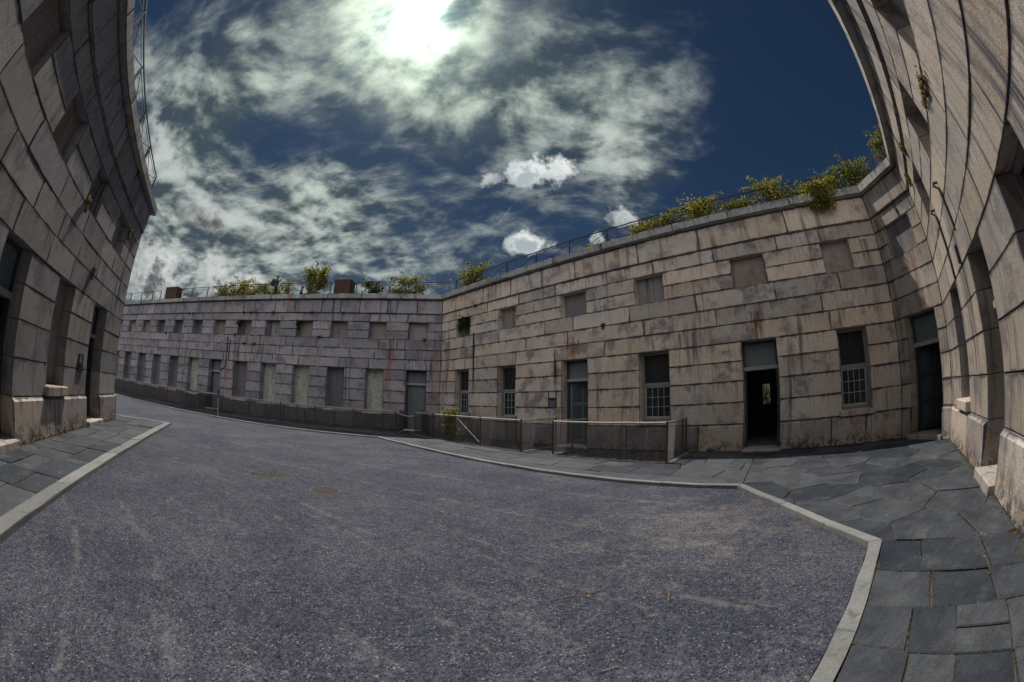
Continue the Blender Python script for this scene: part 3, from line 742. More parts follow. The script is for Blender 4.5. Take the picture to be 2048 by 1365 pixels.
def bed(zone, z=-.03, name='joint_bed'):
    zone = ccw(zone); n = len(zone)
    v = [(p.x, p.y, z) for p in zone] + [(p.x, p.y, -1.26) for p in zone]
    mobj(name, v, [tuple(range(n))] + [(i, n + i, n + (i + 1) % n, (i + 1) % n) for i in range(n)], BED, pav)
def rows_zone(zone, w, u0, u1, d0, d1, rd, ln, skew=.10):
    bed(zone); d = d0
    while d < d1 - .05:
        step = rng.uniform(*rd); e = min(d + step, d1)
        if d1 - e < rd[0] * .5: e = d1
        u = u0 - rng.uniform(0, ln[1]); s0 = rng.uniform(-skew, skew)
        while u < u1:
            un = u + rng.uniform(*ln); s1 = rng.uniform(-skew, skew)
            poly = [W2(w, u + s0, d), W2(w, un + s1, d), W2(w, un - s1, e), W2(w, u - s0, e)]
            q = clip_poly(ccw(poly), zone)
            if len(q) > 2: slab(q)
            u, s0 = un, s1
        d = e
def cross_zone(zone, w, u0, u1, d0, d1, rl, nd, skew=.06):      # rows that run across the strip
    bed(zone); u = u0; s0 = 0.
    while u < u1:
        un = u + rng.uniform(*rl); s1 = rng.uniform(-skew, skew); k = rng.choice(nd)
        cuts = [d0] + sorted(d0 + (d1 - d0) * ((i + rng.uniform(-.2, .2)) / k) for i in range(1, k)) + [d1]
        for a, b in zip(cuts[:-1], cuts[1:]):
            fa, fb = (a - d0) / (d1 - d0) * 2 - 1, (b - d0) / (d1 - d0) * 2 - 1
            j = rng.uniform(-.03, .03)
            q = clip_poly(ccw([W2(w, u + s0 * fa, a), W2(w, un + s1 * fa, a + j), W2(w, un + s1 * fb, b + j), W2(w, u + s0 * fb, b)]), zone)
            if len(q) > 2:
                if rng.random() < .22 and un - u > .55:
                    mm = (u + un) / 2; n, t = wn(w)
                    for sgn in (1, -1):
                        h_ = clip(q, W2(w, mm, 0), t * sgn)
                        if len(h_) > 2: slab(h_)
                else: slab(q)
        u, s0 = un, s1
def voronoi_zone(zone, sp, seed):
    bed(zone); r = random.Random(seed); xs = [p.x for p in zone]; ys = [p.y for p in zone]; seeds = []
    y = min(ys) - sp; row = 0
    while y < max(ys) + sp:
        x = min(xs) - sp + (row % 2) * sp * .5
        while x < max(xs) + sp:
            seeds.append(Vector((x + r.uniform(-.36, .36) * sp, y + r.uniform(-.34, .34) * sp * .8))); x += sp
        y += sp * .8; row += 1
    for s in seeds:
        q = list(ccw(zone))
        for o in seeds:
            if o is s or (o - s).length > sp * 3.2: continue
            q = clip(q, (o + s) / 2, s - o)
            if len(q) < 3: break
        if len(q) > 2: slab(q)
kA, kB, kR, kw = 4.08, 4.34, 1.90, .2
J1 = K1 + (K1 - W2('R', ucoord('R', K1), 2.27)).normalized() * 0
def line_meet(p, d, q, e):
    det = d.x * e.y - d.y * e.x; t = ((q.x - p.x) * e.y - (q.y - p.y) * e.x) / det; return p + d * t
e12 = (K2 - K1).normalized(); off12 = Vector((e12.y, -e12.x)) * .17
J1 = line_meet(K1 + off12, e12, W2('R', 0, kR), wn('R')[1]); J2 = line_meet(K1 + off12, e12, W2('B', 0, kB), wn('B')[1]); J3 = meet('A', kA, 'B', kB)
uJ1, uJ2 = ucoord('R', J1), ucoord('B', J2)
M = meet('A', PIT, 'B', PIT); MB_u, MA_u = ucoord('B', M), ucoord('A', M)
rows_zone([M, W2('B', uJ2, PIT), J2, J3], 'B', MB_u - 3, uJ2 + .2, PIT, kB + .01, (.7, 1.1), (.7, 1.7))
rows_zone([W2('B', -8.06, PIT), W2('B', -6.71, PIT), W2('B', -6.71, .0), W2('B', -8.06, .0)], 'B', -8.06, -6.71, 0, PIT, (.7, 1.0), (1.4, 1.5), .0)
rows_zone([W2('B', -2.95, PIT), W2('B', uJ2, PIT), W2('B', uJ2, .0), W2('B', -2.95, .0)], 'B', -2.95, uJ2, 0, PIT, (.7, 1.05), (.7, 1.5))
rows_zone([W2('A', -48, PIT), M, J3, W2('A', -48, kA)], 'A', -40, MA_u + 3, PIT, kA + .01, (.9, 1.1), (1.2, 2.2))
for a, b in ((-18.63, -17.28), (-4.03, -2.7)):
    rows_zone([W2('A', a, PIT), W2('A', b, PIT), W2('A', b, .0), W2('A', a, .0)], 'A', a, b, 0, PIT, (.9, 1.1), (1.4, 1.5), .0)
RF = W2('R', uJ1, 0.0)
voronoi_zone([J1, RF, P_CR, P_BC, W2('B', uJ2, 0), J2], 1.02, 5)
cross_zone([J1, RF, W2('R', uRL_R, 0.0), meet('L', 1.92, 'R', kR)], 'R', uJ1, uRL_R + .2, 0, kR + .01, (.40, .75), (3, 4, 4))
cross_zone([W2('L', uRL_L, 0), W2('L', 14.76, 0), W2('L', 14.76, 1.92), meet('L', 1.92, 'R', kR)], 'L', uRL_L, 14.8, 0, 1.93, (.6, 1.3), (2, 3, 3))
rows_zone([W2('L', 13.6, -24), W2('L', 14.76, -24), W2('L', 14.76, 0), W2('L', 13.6, 0)], 'L', 13.5, 14.8, -8, 0, (.9, 1.6), (1.3, 1.4))

kerb = empty('kerb'); kerb['kind'] = 'structure'
def kerb_run(r0, r1, p0, p1, ln=(1.6, 2.4), z=.012):
    L = (r1 - r0).length; c = 0.0; last = 0.0
    while last < 1.0 - 1e-6:
        nx = min(1.0, last + rng.uniform(*ln) / L)
        if (1 - nx) * L < .7: nx = 1.0
        q = [r0.lerp(r1, last), r0.lerp(r1, nx), p0.lerp(p1, nx), p0.lerp(p1, last)]
        slab(q, z + rng.uniform(-.004, .004), KERBM, 'kerb_stone', kerb, .14, .004, .003, True); last = nx
JL0 = meet('L', 1.92, 'R', kR); JL6 = W2('L', 14.76, 1.92)
kerb_run(K0, K1, JL0, J1); kerb_run(K1, K2, J1, J2); kerb_run(K2, K3, J2, J3); kerb_run(K3, W2('A', -40, 4.25), J3, W2('A', -40, kA))
kerb_run(K0, K6, JL0, JL6, (1.9, 2.7)); kerb_run(K6, K6 + nL * 14, JL6, JL6 + nL * 14)
# sunken area linings
def lining(pts):
    mb = MB()
    for a, b in zip(pts[:-1], pts[1:]):
        e = (b - a).normalized(); n = Vector((-e.y, e.x)) * .004
        mb.add([(a.x + n.x, a.y + n.y, -1.25), (b.x + n.x, b.y + n.y, -1.25), (b.x + n.x, b.y + n.y, -.005), (a.x + n.x, a.y + n.y, -.005)], [(0, 1, 2, 3)])
        m2 = Vector((-e.y, e.x)) * -.16
        mb.add([(a.x + n.x, a.y + n.y, .012), (b.x + n.x, b.y + n.y, .012), (b.x + m2.x, b.y + m2.y, .012), (a.x + m2.x, a.y + m2.y, .012), (a.x + n.x, a.y + n.y, -.06), (b.x + n.x, b.y + n.y, -.06), (b.x + m2.x, b.y + m2.y, -.06), (a.x + m2.x, a.y + m2.y, -.06)], [(0, 1, 2, 3), (0, 1, 5, 4), (2, 3, 7, 6)])
    mb.build('areaway_lining', CONC, kind='structure')
lining([W2('A', -2.70, .0), W2('A', -2.70, PIT), M, W2('B', -8.06, PIT), W2('B', -8.06, 0)]); lining([W2('B', -6.71, 0), W2('B', -6.71, PIT), W2('B', -2.95, PIT), W2('B', -2.95, 0)])
lining([W2('A', -36, PIT), W2('A', -18.63, PIT), W2('A', -18.63, 0)]); lining([W2('A', -17.28, 0), W2('A', -17.28, PIT), W2('A', -4.03, PIT), W2('A', -4.03, 0)])

# earth platform on top of the walls
TZ, TB = 7.52, -6.9
inn = [W2('A', -36, -.9), meet('A', -.9, 'B', -.9), meet('B', -.9, 'C', -.9), meet('C', -.9, 'R', -.9), meet('R', -.9, 'L', -.9)]
out = [W2('A', -36, TB), meet('A', TB, 'B', TB), meet('B', TB, 'C', TB), meet('C', TB, 'R', TB), meet('R', TB, 'L', TB)]
v = [(p.x, p.y, TZ) for p in inn + out] + [(p.x, p.y, TZ - .5) for p in inn + out]
f = [(i, i + 1, i + 6, i + 5) for i in range(4)] + [(10 + i, 15 + i, 16 + i, 11 + i) for i in range(4)] + [(5 + i, 6 + i, 16 + i, 15 + i) for i in range(4)]
mobj('rampart_terrace', v, f, TURF, kind='structure')
q = [W2('L', uRL_L - .2, -.9), W2('L', 13.58, -.9), W2('L', 13.58, -9), W2('L', uRL_L - .2, -9)]
mobj('rampart_terrace', [(p.x, p.y, TZ) for p in q] + [(p.x, p.y, TZ - .5) for p in q], [(0, 1, 2, 3), (4, 5, 6, 7), (2, 3, 7, 6)], TURF, kind='structure')

# ------------------------------------------------------------------ railings on the wall tops
def railing(w, posts, s, label, skip=(), ends=(None, None), mesh=True, zb=Z_CT, H=1.0, mm=.075):
    a, D = WALL[w]; n, _ = wn(w); r = empty('iron_railing', (n.x * D, n.y * D, 0), R_(a - 90)); tag(r, label, 'railing')
    zb -= .09 if s > .95 else .0
    for u in posts:
        mb = MB(); mb.box(u - .022, u + .022, s - .022, s + .022, zb - .02, zb + H); mb.box(u - .035, u + .035, s - .035, s + .035, zb - .02, zb + .03); mb.build('post', IRON, r)
    for i, (p, q) in enumerate(zip(posts[:-1], posts[1:])):
        if i in skip: continue
        mb = MB(); mb.bar((p, s, zb + H - .02), (q, s, zb + H - .02), .036); mb.build('top_rail', IRON, r)
        mb = MB(); e = .09; z0, z1 = zb + .10, zb + H - .14
        for A, B in (((p + e, s, z0), (q - e, s, z0)), ((p + e, s, z1), (q - e, s, z1)), ((p + e, s, z0), (p + e, s, z1)), ((q - e, s, z0), (q - e, s, z1))): mb.bar(A, B, .016)
        mb.build('panel_frame', RUSTY, r)
        mb = MB(); mb.bar((p + e, s - .012, z0), (q - e, s - .012, z1), .018); mb.bar((p + e, s + .012, z1), (q - e, s + .012, z0), .018); mb.build('cross_brace', IRON, r)
        if mesh:
            mb = MB(); k = int((q - p - 2 * e) / mm)
            for j in range(1, k): x = p + e + (q - p - 2 * e) * j / k; mb.tube([(x, s + .02, z0), (x, s + .02, z1)], .0022, 3)
            k = int((z1 - z0) / mm)
            for j in range(1, k): z = z0 + (z1 - z0) * j / k; mb.tube([(p + e, s + .022, z), (q - e, s + .022, z)], .0022, 3)
            mb.build('wire_mesh', IRON, r, kind='stuff')
    return r
pa = [-34.3, -32.32, -30.21, -28.24, -26.9, -24.3, -22.39, -20.48, -18.44, -16.52, -14.6, -12.63, -11.0, -9.40, -7.66, -5.48, -3.4, -1.82]
railing('A', pa, .6, 'iron railing with crossed braces along the far wall top', skip=(4, 13), mesh=False)
pb = [-15.5] + [-13.33 + 1.872 * k for k in range(0, 9)] + [3.4, 4.55]
railing('B', pb, .6, 'iron railing with wire mesh rising along the overgrown wall top')
railing('C', [-7.2, -6.0, -4.68], .6, 'short iron railing above the narrow corner wall')
railing('L', [-.5, 1.9, 3.76, 5.61, 7.43, 9.31, 11.15, 13.2], .2, 'iron railing on the coping of the left wall', mesh=True, mm=.15)

# ------------------------------------------------------------------ chain-link fences round the sunken areas
def chain_fence(paths, label, posts, pitch=.072, zt=1.08, z0=.03, wr=.0050, wm=None, braces=()):
    base = paths[0][0]; r = empty('chain_link_fence', (base.x, base.y, 0)); tag(r, label, 'fence'); o = Vector((base.x, base.y))
    L3 = lambda p, z: Vector((p.x - o.x, p.y - o.y, z))
    for p in posts:
        mb = MB(); mb.tube([L3(p, -.05), L3(p, zt + .03)], .030, 8); mb.tube([L3(p, zt + .02), L3(p, zt + .05)], .036, 8, .012); mb.build('post', RUSTY, r)
    for a, b in braces: mb = MB(); mb.tube([L3(*a), L3(*b)], .016, 6); mb.build('brace', GALV, r)
    for path in paths:
        for a, b in zip(path[:-1], path[1:]):
            L = (b - a).length; e = (b - a) / L; ns = max(2, int(L / .6))
            pts = [L3(a + e * (L * i / ns), zt + (rng.uniform(-.008, .008) if 0 < i < ns else 0)) for i in range(ns + 1)]
            mb = MB(); mb.tube(pts, .024, 8); mb.build('top_rail', GALV, r)
            mb = MB(); H = zt - z0; c = -H
            nn = Vector((-e.y, e.x)) * .012
            while c < L + H:
                for sg in (1, -1):                       # x = c + z  or  x = c + H - z
                    za, zb_ = (max(0, -c), min(H, L - c)) if sg == 1 else (max(0, c + H - L), min(H, c + H))
                    if zb_ - za < .02: continue
                    xa, xb = (c + za, c + zb_) if sg == 1 else (c + H - za, c + H - zb_)
                    d_ = nn * sg * .4; k = 3
                    ps = [L3(a + e * (xa + (xb - xa) * i / k) + d_ + nn * (.9 * math.sin(math.pi * i / k)), z0 + za + (zb_ - za) * i / k) for i in range(k + 1)]
                    mb.tube(ps, wr, 3)
                c += pitch * 1.4142
            mb.tube([L3(a, z0 + .01), L3(b, z0 + .01)], .006, 4)
            mb.build('chain_link_mesh', wm or WIRE, r, kind='stuff')
    return r
def along(w, u0, u1, d, step):
    n = max(1, round(abs(u1 - u0) / step)); return [W2(w, u0 + (u1 - u0) * i / n, d) for i in range(n + 1)]
Pp = PIT + .03
chain_fence([[W2('B', -13.18, .06), W2('B', -13.18, Pp), W2('B', -8.06, Pp), W2('B', -8.06, .06)], [W2('B', -10.13, Pp), W2('B', -10.13, .06)]], 'rusty wire fence round the sunken area left of the panelled door',
            [W2('B', -13.18, Pp), W2('B', -10.13, Pp), W2('B', -8.06, Pp), W2('B', -13.18, .1), W2('B', -10.13, .1), W2('B', -8.06, .1), W2('B', -11.7, Pp)], braces=[((W2('B', -11.6, Pp - .03), 1.0), (W2('B', -10.2, Pp - .03), .12))])
chain_fence([[W2('B', -6.71, .06), W2('B', -6.71, Pp), W2('B', -2.95, Pp), W2('B', -2.95, .06)]], 'rusty wire fence round the sunken area nearest the camera',
            [W2('B', -6.71, Pp), W2('B', -2.95, Pp), W2('B', -6.71, .1), W2('B', -2.95, .1), W2('B', -2.95, .55), W2('B', -6.71, 1.0)])
chain_fence([[W2('A', -2.70, .06), W2('A', -2.70, Pp), meet('A', Pp, 'B', Pp), W2('B', -13.35, Pp)]], 'short wire fence in the corner where the two long walls meet',
            [W2('A', -2.70, .1), W2('A', -2.70, Pp), meet('A', Pp, 'B', Pp), W2('B', -13.35, Pp)], wr=.0055, wm=RUSTY)
chain_fence([[W2('A', -17.28, .06), W2('A', -17.28, Pp), W2('A', -4.03, Pp), W2('A', -4.03, .06)]], 'long wire fence before the pale blocked windows of the far wall',
            along('A', -17.28, -4.03, Pp, 2.2) + [W2('A', -17.28, .1), W2('A', -4.03, .1), W2('A', -4.03, 1.0)], pitch=.07, wr=.0045, wm=RUSTY)
chain_fence([[W2('A', -36, Pp), W2('A', -18.63, Pp), W2('A', -18.63, .06)]], 'farthest wire fence running out of sight behind the left wall corner',
            along('A', -36, -18.63, Pp, 2.2) + [W2('A', -18.63, .1)], pitch=.08, wr=.008, wm=RUSTY)
def hang_chain(w, u0, u1, d, z, sag, label):
    a, b = W2(w, u0, d), W2(w, u1, d); mb = MB(); n = 14; pts = []
    for i in range(n + 1):
        t = i / n; p = a.lerp(b, t); pts.append((p.x, p.y, z - sag * 4 * t * (1 - t)))
    mb.tube(pts, .02, 6); o = mb.build('barrier_chain', ROPE, smooth=True); tag(o, label, 'chain')
hang_chain('A', -18.6, -17.3, Pp, 1.05, .16, 'pale chain slung across the gap before the left green door')
hang_chain('A', -4.0, -2.72, Pp, 1.08, .20, 'pale chain slung across the gap before the corner door')

# sign on a post at the far kerb
p = W2('A', -14.0, 3.75); r = empty('sign_post', (p.x, p.y, 0)); tag(r, 'slim post with a dark square sign by the far kerb', 'sign')
mb = MB(); mb.tube([(0, 0, -.02), (0, 0, 1.02)], .026, 8); mb.build('post', SASHP, r)
mb = MB(); mb.bevbox(-.10, .10, -.03, .0, .98, 1.42, .006); mb.build('sign_panel', DOORDK, r)

# ------------------------------------------------------------------ brick chimneys
def chimney(u0, u1, y0, y1, label):
    a, D = WALL['A']; n, _ = wn('A'); r = empty('brick_chimney', (n.x * D, n.y * D, 0), R_(a - 90)); tag(r, label, 'chimney')
    mb = MB(); z = TZ - .05
    for i in range(19):                                   # courses slightly uneven
        e = rng.uniform(-.004, .004); mb.box(u0 + e, u1 + e, y0 + e, y1 - e, z, z + .0745); z += .0745 + .0005
    mb.build('brick_stack', BRICK, r); mb = MB(); mb.bevbox(u0 - .05, u1 + .05, y0 - .05, y1 + .05, z, z + .07, .012); mb.build('cap_stone', CONC, r)
    mb = MB(); mb.bevbox(u0 + .2, u1 - .2, y0 + .2, y1 - .2, z + .071, z + .10, .01); mb.build('flue_lid', IRON, r)
chimney(-26.75, -25.05, 1.0, 1.7, 'wide dark brick chimney at the left end of the far wall')
chimney(-9.38, -8.27, 1.0, 1.95, 'square dark red brick chimney near the middle of the far wall')

# ------------------------------------------------------------------ plants
def leaves(mb, c, rad, n, size, up=.3, clumps=9, rr=None):
    rr = rr or rng; cl = []
    for _ in range(clumps):
        while True:
            q = Vector((rr.uniform(-1, 1), rr.uniform(-1, 1), rr.uniform(-1, 1)))
            if q.length < 1: break
        cl.append((q, rr.uniform(.22, .5)))
    for i in range(n):
        q, s = cl[i % clumps]; o = Vector((rr.gauss(0, 1), rr.gauss(0, 1), rr.gauss(0, .8))) * s * .55
        p = q * .75 + o
        if i % 7 == 0:                            # ragged shoots beyond the outline
            k_ = (i // 7) % 9; t_ = rr.random(); a_ = k_ * 2.4 + c[2]
            p = Vector((math.cos(a_) * (.25 + .75 * t_), math.sin(a_) * (.25 + .75 * t_) * .6, .35 + t_ * (1.15 + .25 * math.sin(k_ * 5.1)) - .55 * t_ * t_)) + Vector((rr.gauss(0, .05), rr.gauss(0, .05), rr.gauss(0, .05)))
        p = Vector((c[0] + p.x * rad[0], c[1] + p.y * rad[1], c[2] + p.z * rad[2]))
        d = Vector((rr.gauss(0, 1), rr.gauss(0, 1), rr.gauss(up, .7))).normalized(); sd = d.orthogonal().normalized()
        sd = (sd * math.cos(i) + d.cross(sd) * math.sin(i)); nn = d.cross(sd); L = size * rr.uniform(.6, 1.35); w = L * .34
        b = len(mb.v); mb.v += [p, p + d * L * .5 + sd * w + nn * L * .1, p + d * L, p + d * L * .5 - sd * w + nn * L * .1]; mb.f += [(b, b + 1, b + 2, b + 3)]
    return [Vector((c[0] + q.x * .75 * rad[0], c[1] + q.y * .75 * rad[1], c[2] + q.z * .75 * rad[2])) for q, _ in cl]
def bush(name, w, u, d, z, rad, n, size, m, label, cat='bush', base=None, clumps=9, group=None, extra=None):
    """d = metres in front of the wall face (negative is behind it); z = height of the crown centre"""
    p = W2(w, u, d); bz = base if base is not None else z - rad[2]
    r = empty(name, (p.x, p.y, bz), R_(WALL[w][0] - 90)); tag(r, label, cat, group)
    mb = MB(); cl = leaves(mb, (0, 0, z - bz), rad, n, size, clumps=clumps); mb.build('foliage', m, r)
    st = MB()
    for q in cl:
        mid = Vector((q.x * .35, q.y * .35, (q.z) * .55)); st.tube([(rng.uniform(-.05, .05), rng.uniform(-.04, .04), -.05), mid, q], .016, 5, .005)
    st.build('stem', STEM, r)
    if extra: extra(r, cl)
    return r
def sumac(r, cl):
    mb = MB()
    for q in sorted(cl, key=lambda k: -k.z)[:6]: mb.tube([q + Vector((0, 0, .05)), q + Vector((0, 0, .22)), q + Vector((0, 0, .40))], .05, 7, .012)
    mb.build('flower_spike', SUMAC, r, kind='stuff')
# on the far wall
bush('shrub', 'A', -20.3, -2.4, 8.45, (1.3, .8, .95), 2600, .12, LEAF_G, 'loose green shrub at the left end of the far wall planting', clumps=12)
bush('shrub', 'A', -18.4, -2.2, 8.55, (1.5, .9, 1.05), 3200, .12, LEAF_Y, 'broad yellow green shrub left of the standing person', clumps=14)
bush('shrub', 'A', -16.3, -2.0, 8.35, (1.1, .8, .85), 2200, .12, LEAF_Y, 'low yellow shrub directly left of the standing person', clumps=12)
bush('shrub', 'A', -14.4, -2.2, 8.40, (1.3, .8, .9), 2400, .12, LEAF_Y, 'yellow green shrub just behind the standing person', clumps=12)
bush('spiky_shrub', 'A', -11.3, -2.0, 8.90, (1.05, .7, 1.35), 3200, .14, LEAF_G, 'tall shrub with upright reddish spikes left of the square chimney', base=TZ, clumps=14, extra=sumac)
bush('shrub', 'A', -11.2, -1.6, 7.85, (1.8, .5, .32), 1500, .10, LEAF_Y, 'low yellow growth at the foot of the tall spiky shrub', clumps=12)
bush('sapling', 'A', -7.15, -1.8, 8.30, (.95, .5, .8), 900, .13, LEAF_D, 'thin dark sapling right of the square chimney', base=TZ, clumps=9)
bush('shrub', 'A', -4.6, -1.8, 8.50, (1.3, .7, .95), 2400, .13, LEAF_G, 'open shrub on the far wall right of the thin sapling', clumps=11)
bush('shrub', 'B', -15.1, -1.7, 8.65, (1.35, .9, 1.15), 3200, .13, LEAF_G, 'airy green shrub above the corner of the two long walls', clumps=14)
# vines on the railing of wall B
for u, z, rad, n, m, lab in ((-8.6, 7.72, (.9, .3, .14), 350, LEAF_Y, 'thin strip of growth at the foot of the railing near the corner'), (-6.45, 7.85, (1.0, .35, .24), 900, LEAF_Y, 'lowest vine patch at the thin left end of the railing'), (-4.35, 7.98, (.55, .4, .46), 1000, LEAF_Y, 'small vine clump starting the overgrown stretch of railing'), (-3.3, 8.05, (.75, .4, .52), 1500, LEAF_G, 'rounded vine clump left of the largest vine mound'), (-1.95, 8.15, (1.1, .45, .66), 2800, LEAF_Y, 'largest vine mound over the middle of the railing'),
                             (-.45, 7.98, (.85, .4, .42), 1400, LEAF_G, 'low vine between the largest mound and the peaked one'), (.85, 8.22, (.95, .45, .72), 2300, LEAF_Y, 'peaked vine mound rising above the top rail'), (2.2, 7.95, (.7, .4, .40), 1200, LEAF_Y, 'small vine just left of the hanging creeper'), (3.35, 8.20, (.75, .35, .58), 1300, LEAF_G, 'thin vine climbing between hanging creeper and dense corner mound'), (4.5, 8.25, (.9, .5, .85), 3000, LEAF_G, 'dense vine mound at the corner of the railing')):
    bush('vine', 'B', u, -.58, z, rad, n, .085, m, lab, 'vine', clumps=20)
bush('creeper', 'B', 2.65, .22, 7.45, (.75, .24, .58), 2800, .085, LEAF_Y, 'creeper hanging over the coping at the right', 'creeper', base=7.6, clumps=16)
bush('vine', 'C', -5.55, -.62, 8.30, (.5, .35, .8), 1200, .085, LEAF_G, 'loose vine on the short corner railing', 'vine', clumps=11)
# growing out of the masonry
bush('niche_bush', 'B', -13.95, -.06, 5.62, (.46, .16, .46), 1300, .09, LEAF_D, 'dark bush filling the first upper niche beside the corner', base=5.03, clumps=12)
for i, (u, z, rad) in enumerate(((-16.0, 5.75, (.28, .12, .26)), (-11.05, 5.70, (.24, .12, .32)))):
    bush('niche_bush', 'A', u, .0, z, rad, 420, .08, LEAF_D, ('dark tuft at an upper niche of the far wall, left one', 'dark tuft at an upper niche of the far wall, right one')[i], base=5.03, clumps=6)
for u, z, m, lab in ((10.55, 7.20, LEAF_O, 'dry weeds hanging under the coping of the left wall'), (12.05, 5.85, LEAF_Y, 'yellow weed sprouting at the last upper niche of the left wall'), (9.95, 3.95, LEAF_O, 'small dry weed in a joint over the left wall far doorway'), (8.2, 5.03, LEAF_O, 'dry grass tuft on the ledge of a left wall niche')):
    bush('wall_weed', 'L', u, .05, z, (.12, .06, .17), 90, .07, m, lab, 'weed', clumps=5)
for u, z, m, lab in ((-4.75, 4.98, LEAF_O, 'brown fern in the joint below the right wall niches'), (-8.6, 6.45, LEAF_G, 'small green weed high in the right wall near the corner'), (-9.9, 6.3, LEAF_O, 'dry weed high in the far corner of the right wall')):
    bush('wall_weed', 'R', u, .05, z, (.5, .03, .05) if z < 5 else (.16, .08, .16), 160, .06, m, lab, 'weed', clumps=6)
for k in range(16):
    w = rng.choice('AAB'); u = rng.uniform(-30, -3) if w == 'A' else rng.uniform(-14, 3); z = rng.choice([6.48, 6.48, 6.48, 5.0, 4.44])
    bush('wall_weed', w, u, .06, z, (.14, .05, .08), 60, .06, LEAF_D, 'tiny dark tuft growing from a course joint', 'weed', clumps=4, group='tiny dark tufts in the course joints')
bush('fence_plant', 'B', -12.35, 1.95, .66, (.52, .30, .66), 1700, .12, LEAF_Y, 'leafy yellow plant growing through the corner of the wire fence', 'plant', base=0.0, clumps=12)
bush('tree', 'B', -.62, -10.5, 2.1, (1.6, 1.2, 1.9), 3600, .12, LEAF_G, 'sunlit tree seen through the far window of the dark doorway', 'tree', base=-1.25, clumps=18)

# ------------------------------------------------------------------ people on the wall top
def person(name, joints, radii, edges, loc, rz, zones, label, mats, head, root=0):
    me = bpy.data.meshes.new('body'); me.from_pydata(joints, edges, []); ob = link('person_body', me)
    sk = ob.modifiers.new('skin', 'SKIN'); sk.use_smooth_shade = True; ob.modifiers.new('sub', 'SUBSURF').levels = 2
    for v, r_ in zip(me.skin_vertices[0].data, radii): v.radius = (r_, r_) if not isinstance(r_, tuple) else r_
    me.skin_vertices[0].data[root].use_root = True
    bpy.context.view_layer.update(); dg = bpy.context.evaluated_depsgraph_get()
    m2 = bpy.data.meshes.new_from_object(ob.evaluated_get(dg)); bpy.data.objects.remove(ob)
    m2.materials.clear()
    for m in mats: m2.materials.append(m)
    for p in m2.polygons: p.material_index = zones(p.center); p.use_smooth = True
    r = empty(name, loc, rz); tag(r, label, 'person'); link('body', m2, r)
    # hair cap and face details
    hb = bmesh.new(); bmesh.ops.create_icosphere(hb, subdivisions=2, radius=1.0)
    hc, hs = head
    for v in hb.verts:
        v.co = Vector((v.co.x * hs * 1.05, v.co.y * hs * 1.12 - .012, v.co.z * hs * 1.18 + .02))
        if v.co.y > hs * .25 and v.co.z < hs * .55: v.co.y = hs * .25
        v.co += Vector(hc)
    hm = bpy.data.meshes.new('hair'); hb.to_mesh(hm); hb.free(); hm.materials.append(mats[-1]); link('hair', hm, r)
    fc = MB(); x, y, z = hc
    for sx in (-1, 1): fc.tube([(x + sx * .034, y + hs * .93, z + .01), (x + sx * .034, y + hs * 1.02, z + .01)], .010, 6)
    fc.tube([(x - .026, y + hs * .93, z - .055), (x + .026, y + hs * .93, z - .055)], .007, 6); fc.build('face_features', IRON, r, kind='stuff')
    nb = MB(); nb.tube([(x, y + hs * .85, z + .01), (x, y + hs * 1.14, z - .025)], .012, 6, .018)
    for sx in (-1, 1): nb.tube([(x + sx * hs * .92, y, z + .02), (x + sx * hs * 1.06, y - .01, z - .03)], .018, 6, .012)
    nb.build('nose_and_ears', mats[2], r, kind='stuff')
    return r
SKIN = mat('skin', m_flat, col=(.38, .22, .15)); JACKET = mat('jacket_blue', m_flat, col=(.025, .06, .10)); TROUS = mat('trousers', m_flat, col=(.02, .02, .03)); HAIRB = mat('hair_fair', m_flat, col=(.22, .12, .05)); HAIRD = mat('hair_dark', m_flat, col=(.02, .016, .014)); PACK = mat('backpack_dark', m_flat, col=(.015, .03, .04)); TOPD = mat('dark_top', m_flat, col=(.02, .02, .028))
def hand(J, E, Rr, at, d, side):
    J.append(tuple(at + d * .05)); E.append((Rr['w'], len(J) - 1)); Rr['r'].append(.034); palm = len(J) - 1
    for k, (o, L) in enumerate(((-.032, .075), (-.012, .088), (.010, .084), (.030, .068))):
        q = at + d * .09 + side * o; J.append(tuple(q)); E.append((palm, len(J) - 1)); Rr['r'].append(.011)
        J.append(tuple(q + d * L * .6 + Vector((0, .012, 0)))); E.append((len(J) - 2, len(J) - 1)); Rr['r'].append(.008)
    q = at + d * .05 - side * .055; J.append(tuple(q)); E.append((palm, len(J) - 1)); Rr['r'].append(.012)
# standing figure: right arm raised to the face, backpack, turned sideways to us (local +y is where it faces)
J = [(0, 0, .93), (0, .0, 1.12), (0, 0, 1.34), (0, .0, 1.46), (0, .015, 1.54), (0, .02, 1.66), (.09, 0, .88), (.10, .02, .48), (.10, -.02, .08), (.10, .12, .03), (-.09, 0, .88), (-.10, -.02, .48), (-.10, -.06, .08), (-.10, .08, .03),
     (.18, 0, 1.40), (.25, .14, 1.26), (.12, .24, 1.46), (-.18, 0, 1.40), (-.23, -.01, 1.13), (-.22, .10, .90)]
E_ = [(0, 1), (1, 2), (2, 3), (3, 4), (4, 5), (0, 6), (6, 7), (7, 8), (8, 9), (0, 10), (10, 11), (11, 12), (12, 13), (2, 14), (14, 15), (15, 16), (2, 17), (17, 18), (18, 19)]
RR = {'r': [(.16, .11), (.15, .105), (.17, .11), .07, .055, .10, .095, .062, .045, .04, .095, .062, .045, .04, .066, .048, .036, .066, .048, .036], 'w': 16}
hand(J, E_, RR, Vector(J[16]), Vector((-.35, .2, .9)).normalized(), Vector((1, 0, 0))); RR['w'] = 19; hand(J, E_, RR, Vector(J[19]), Vector((0, .25, -.95)).normalized(), Vector((0, 1, 0)))
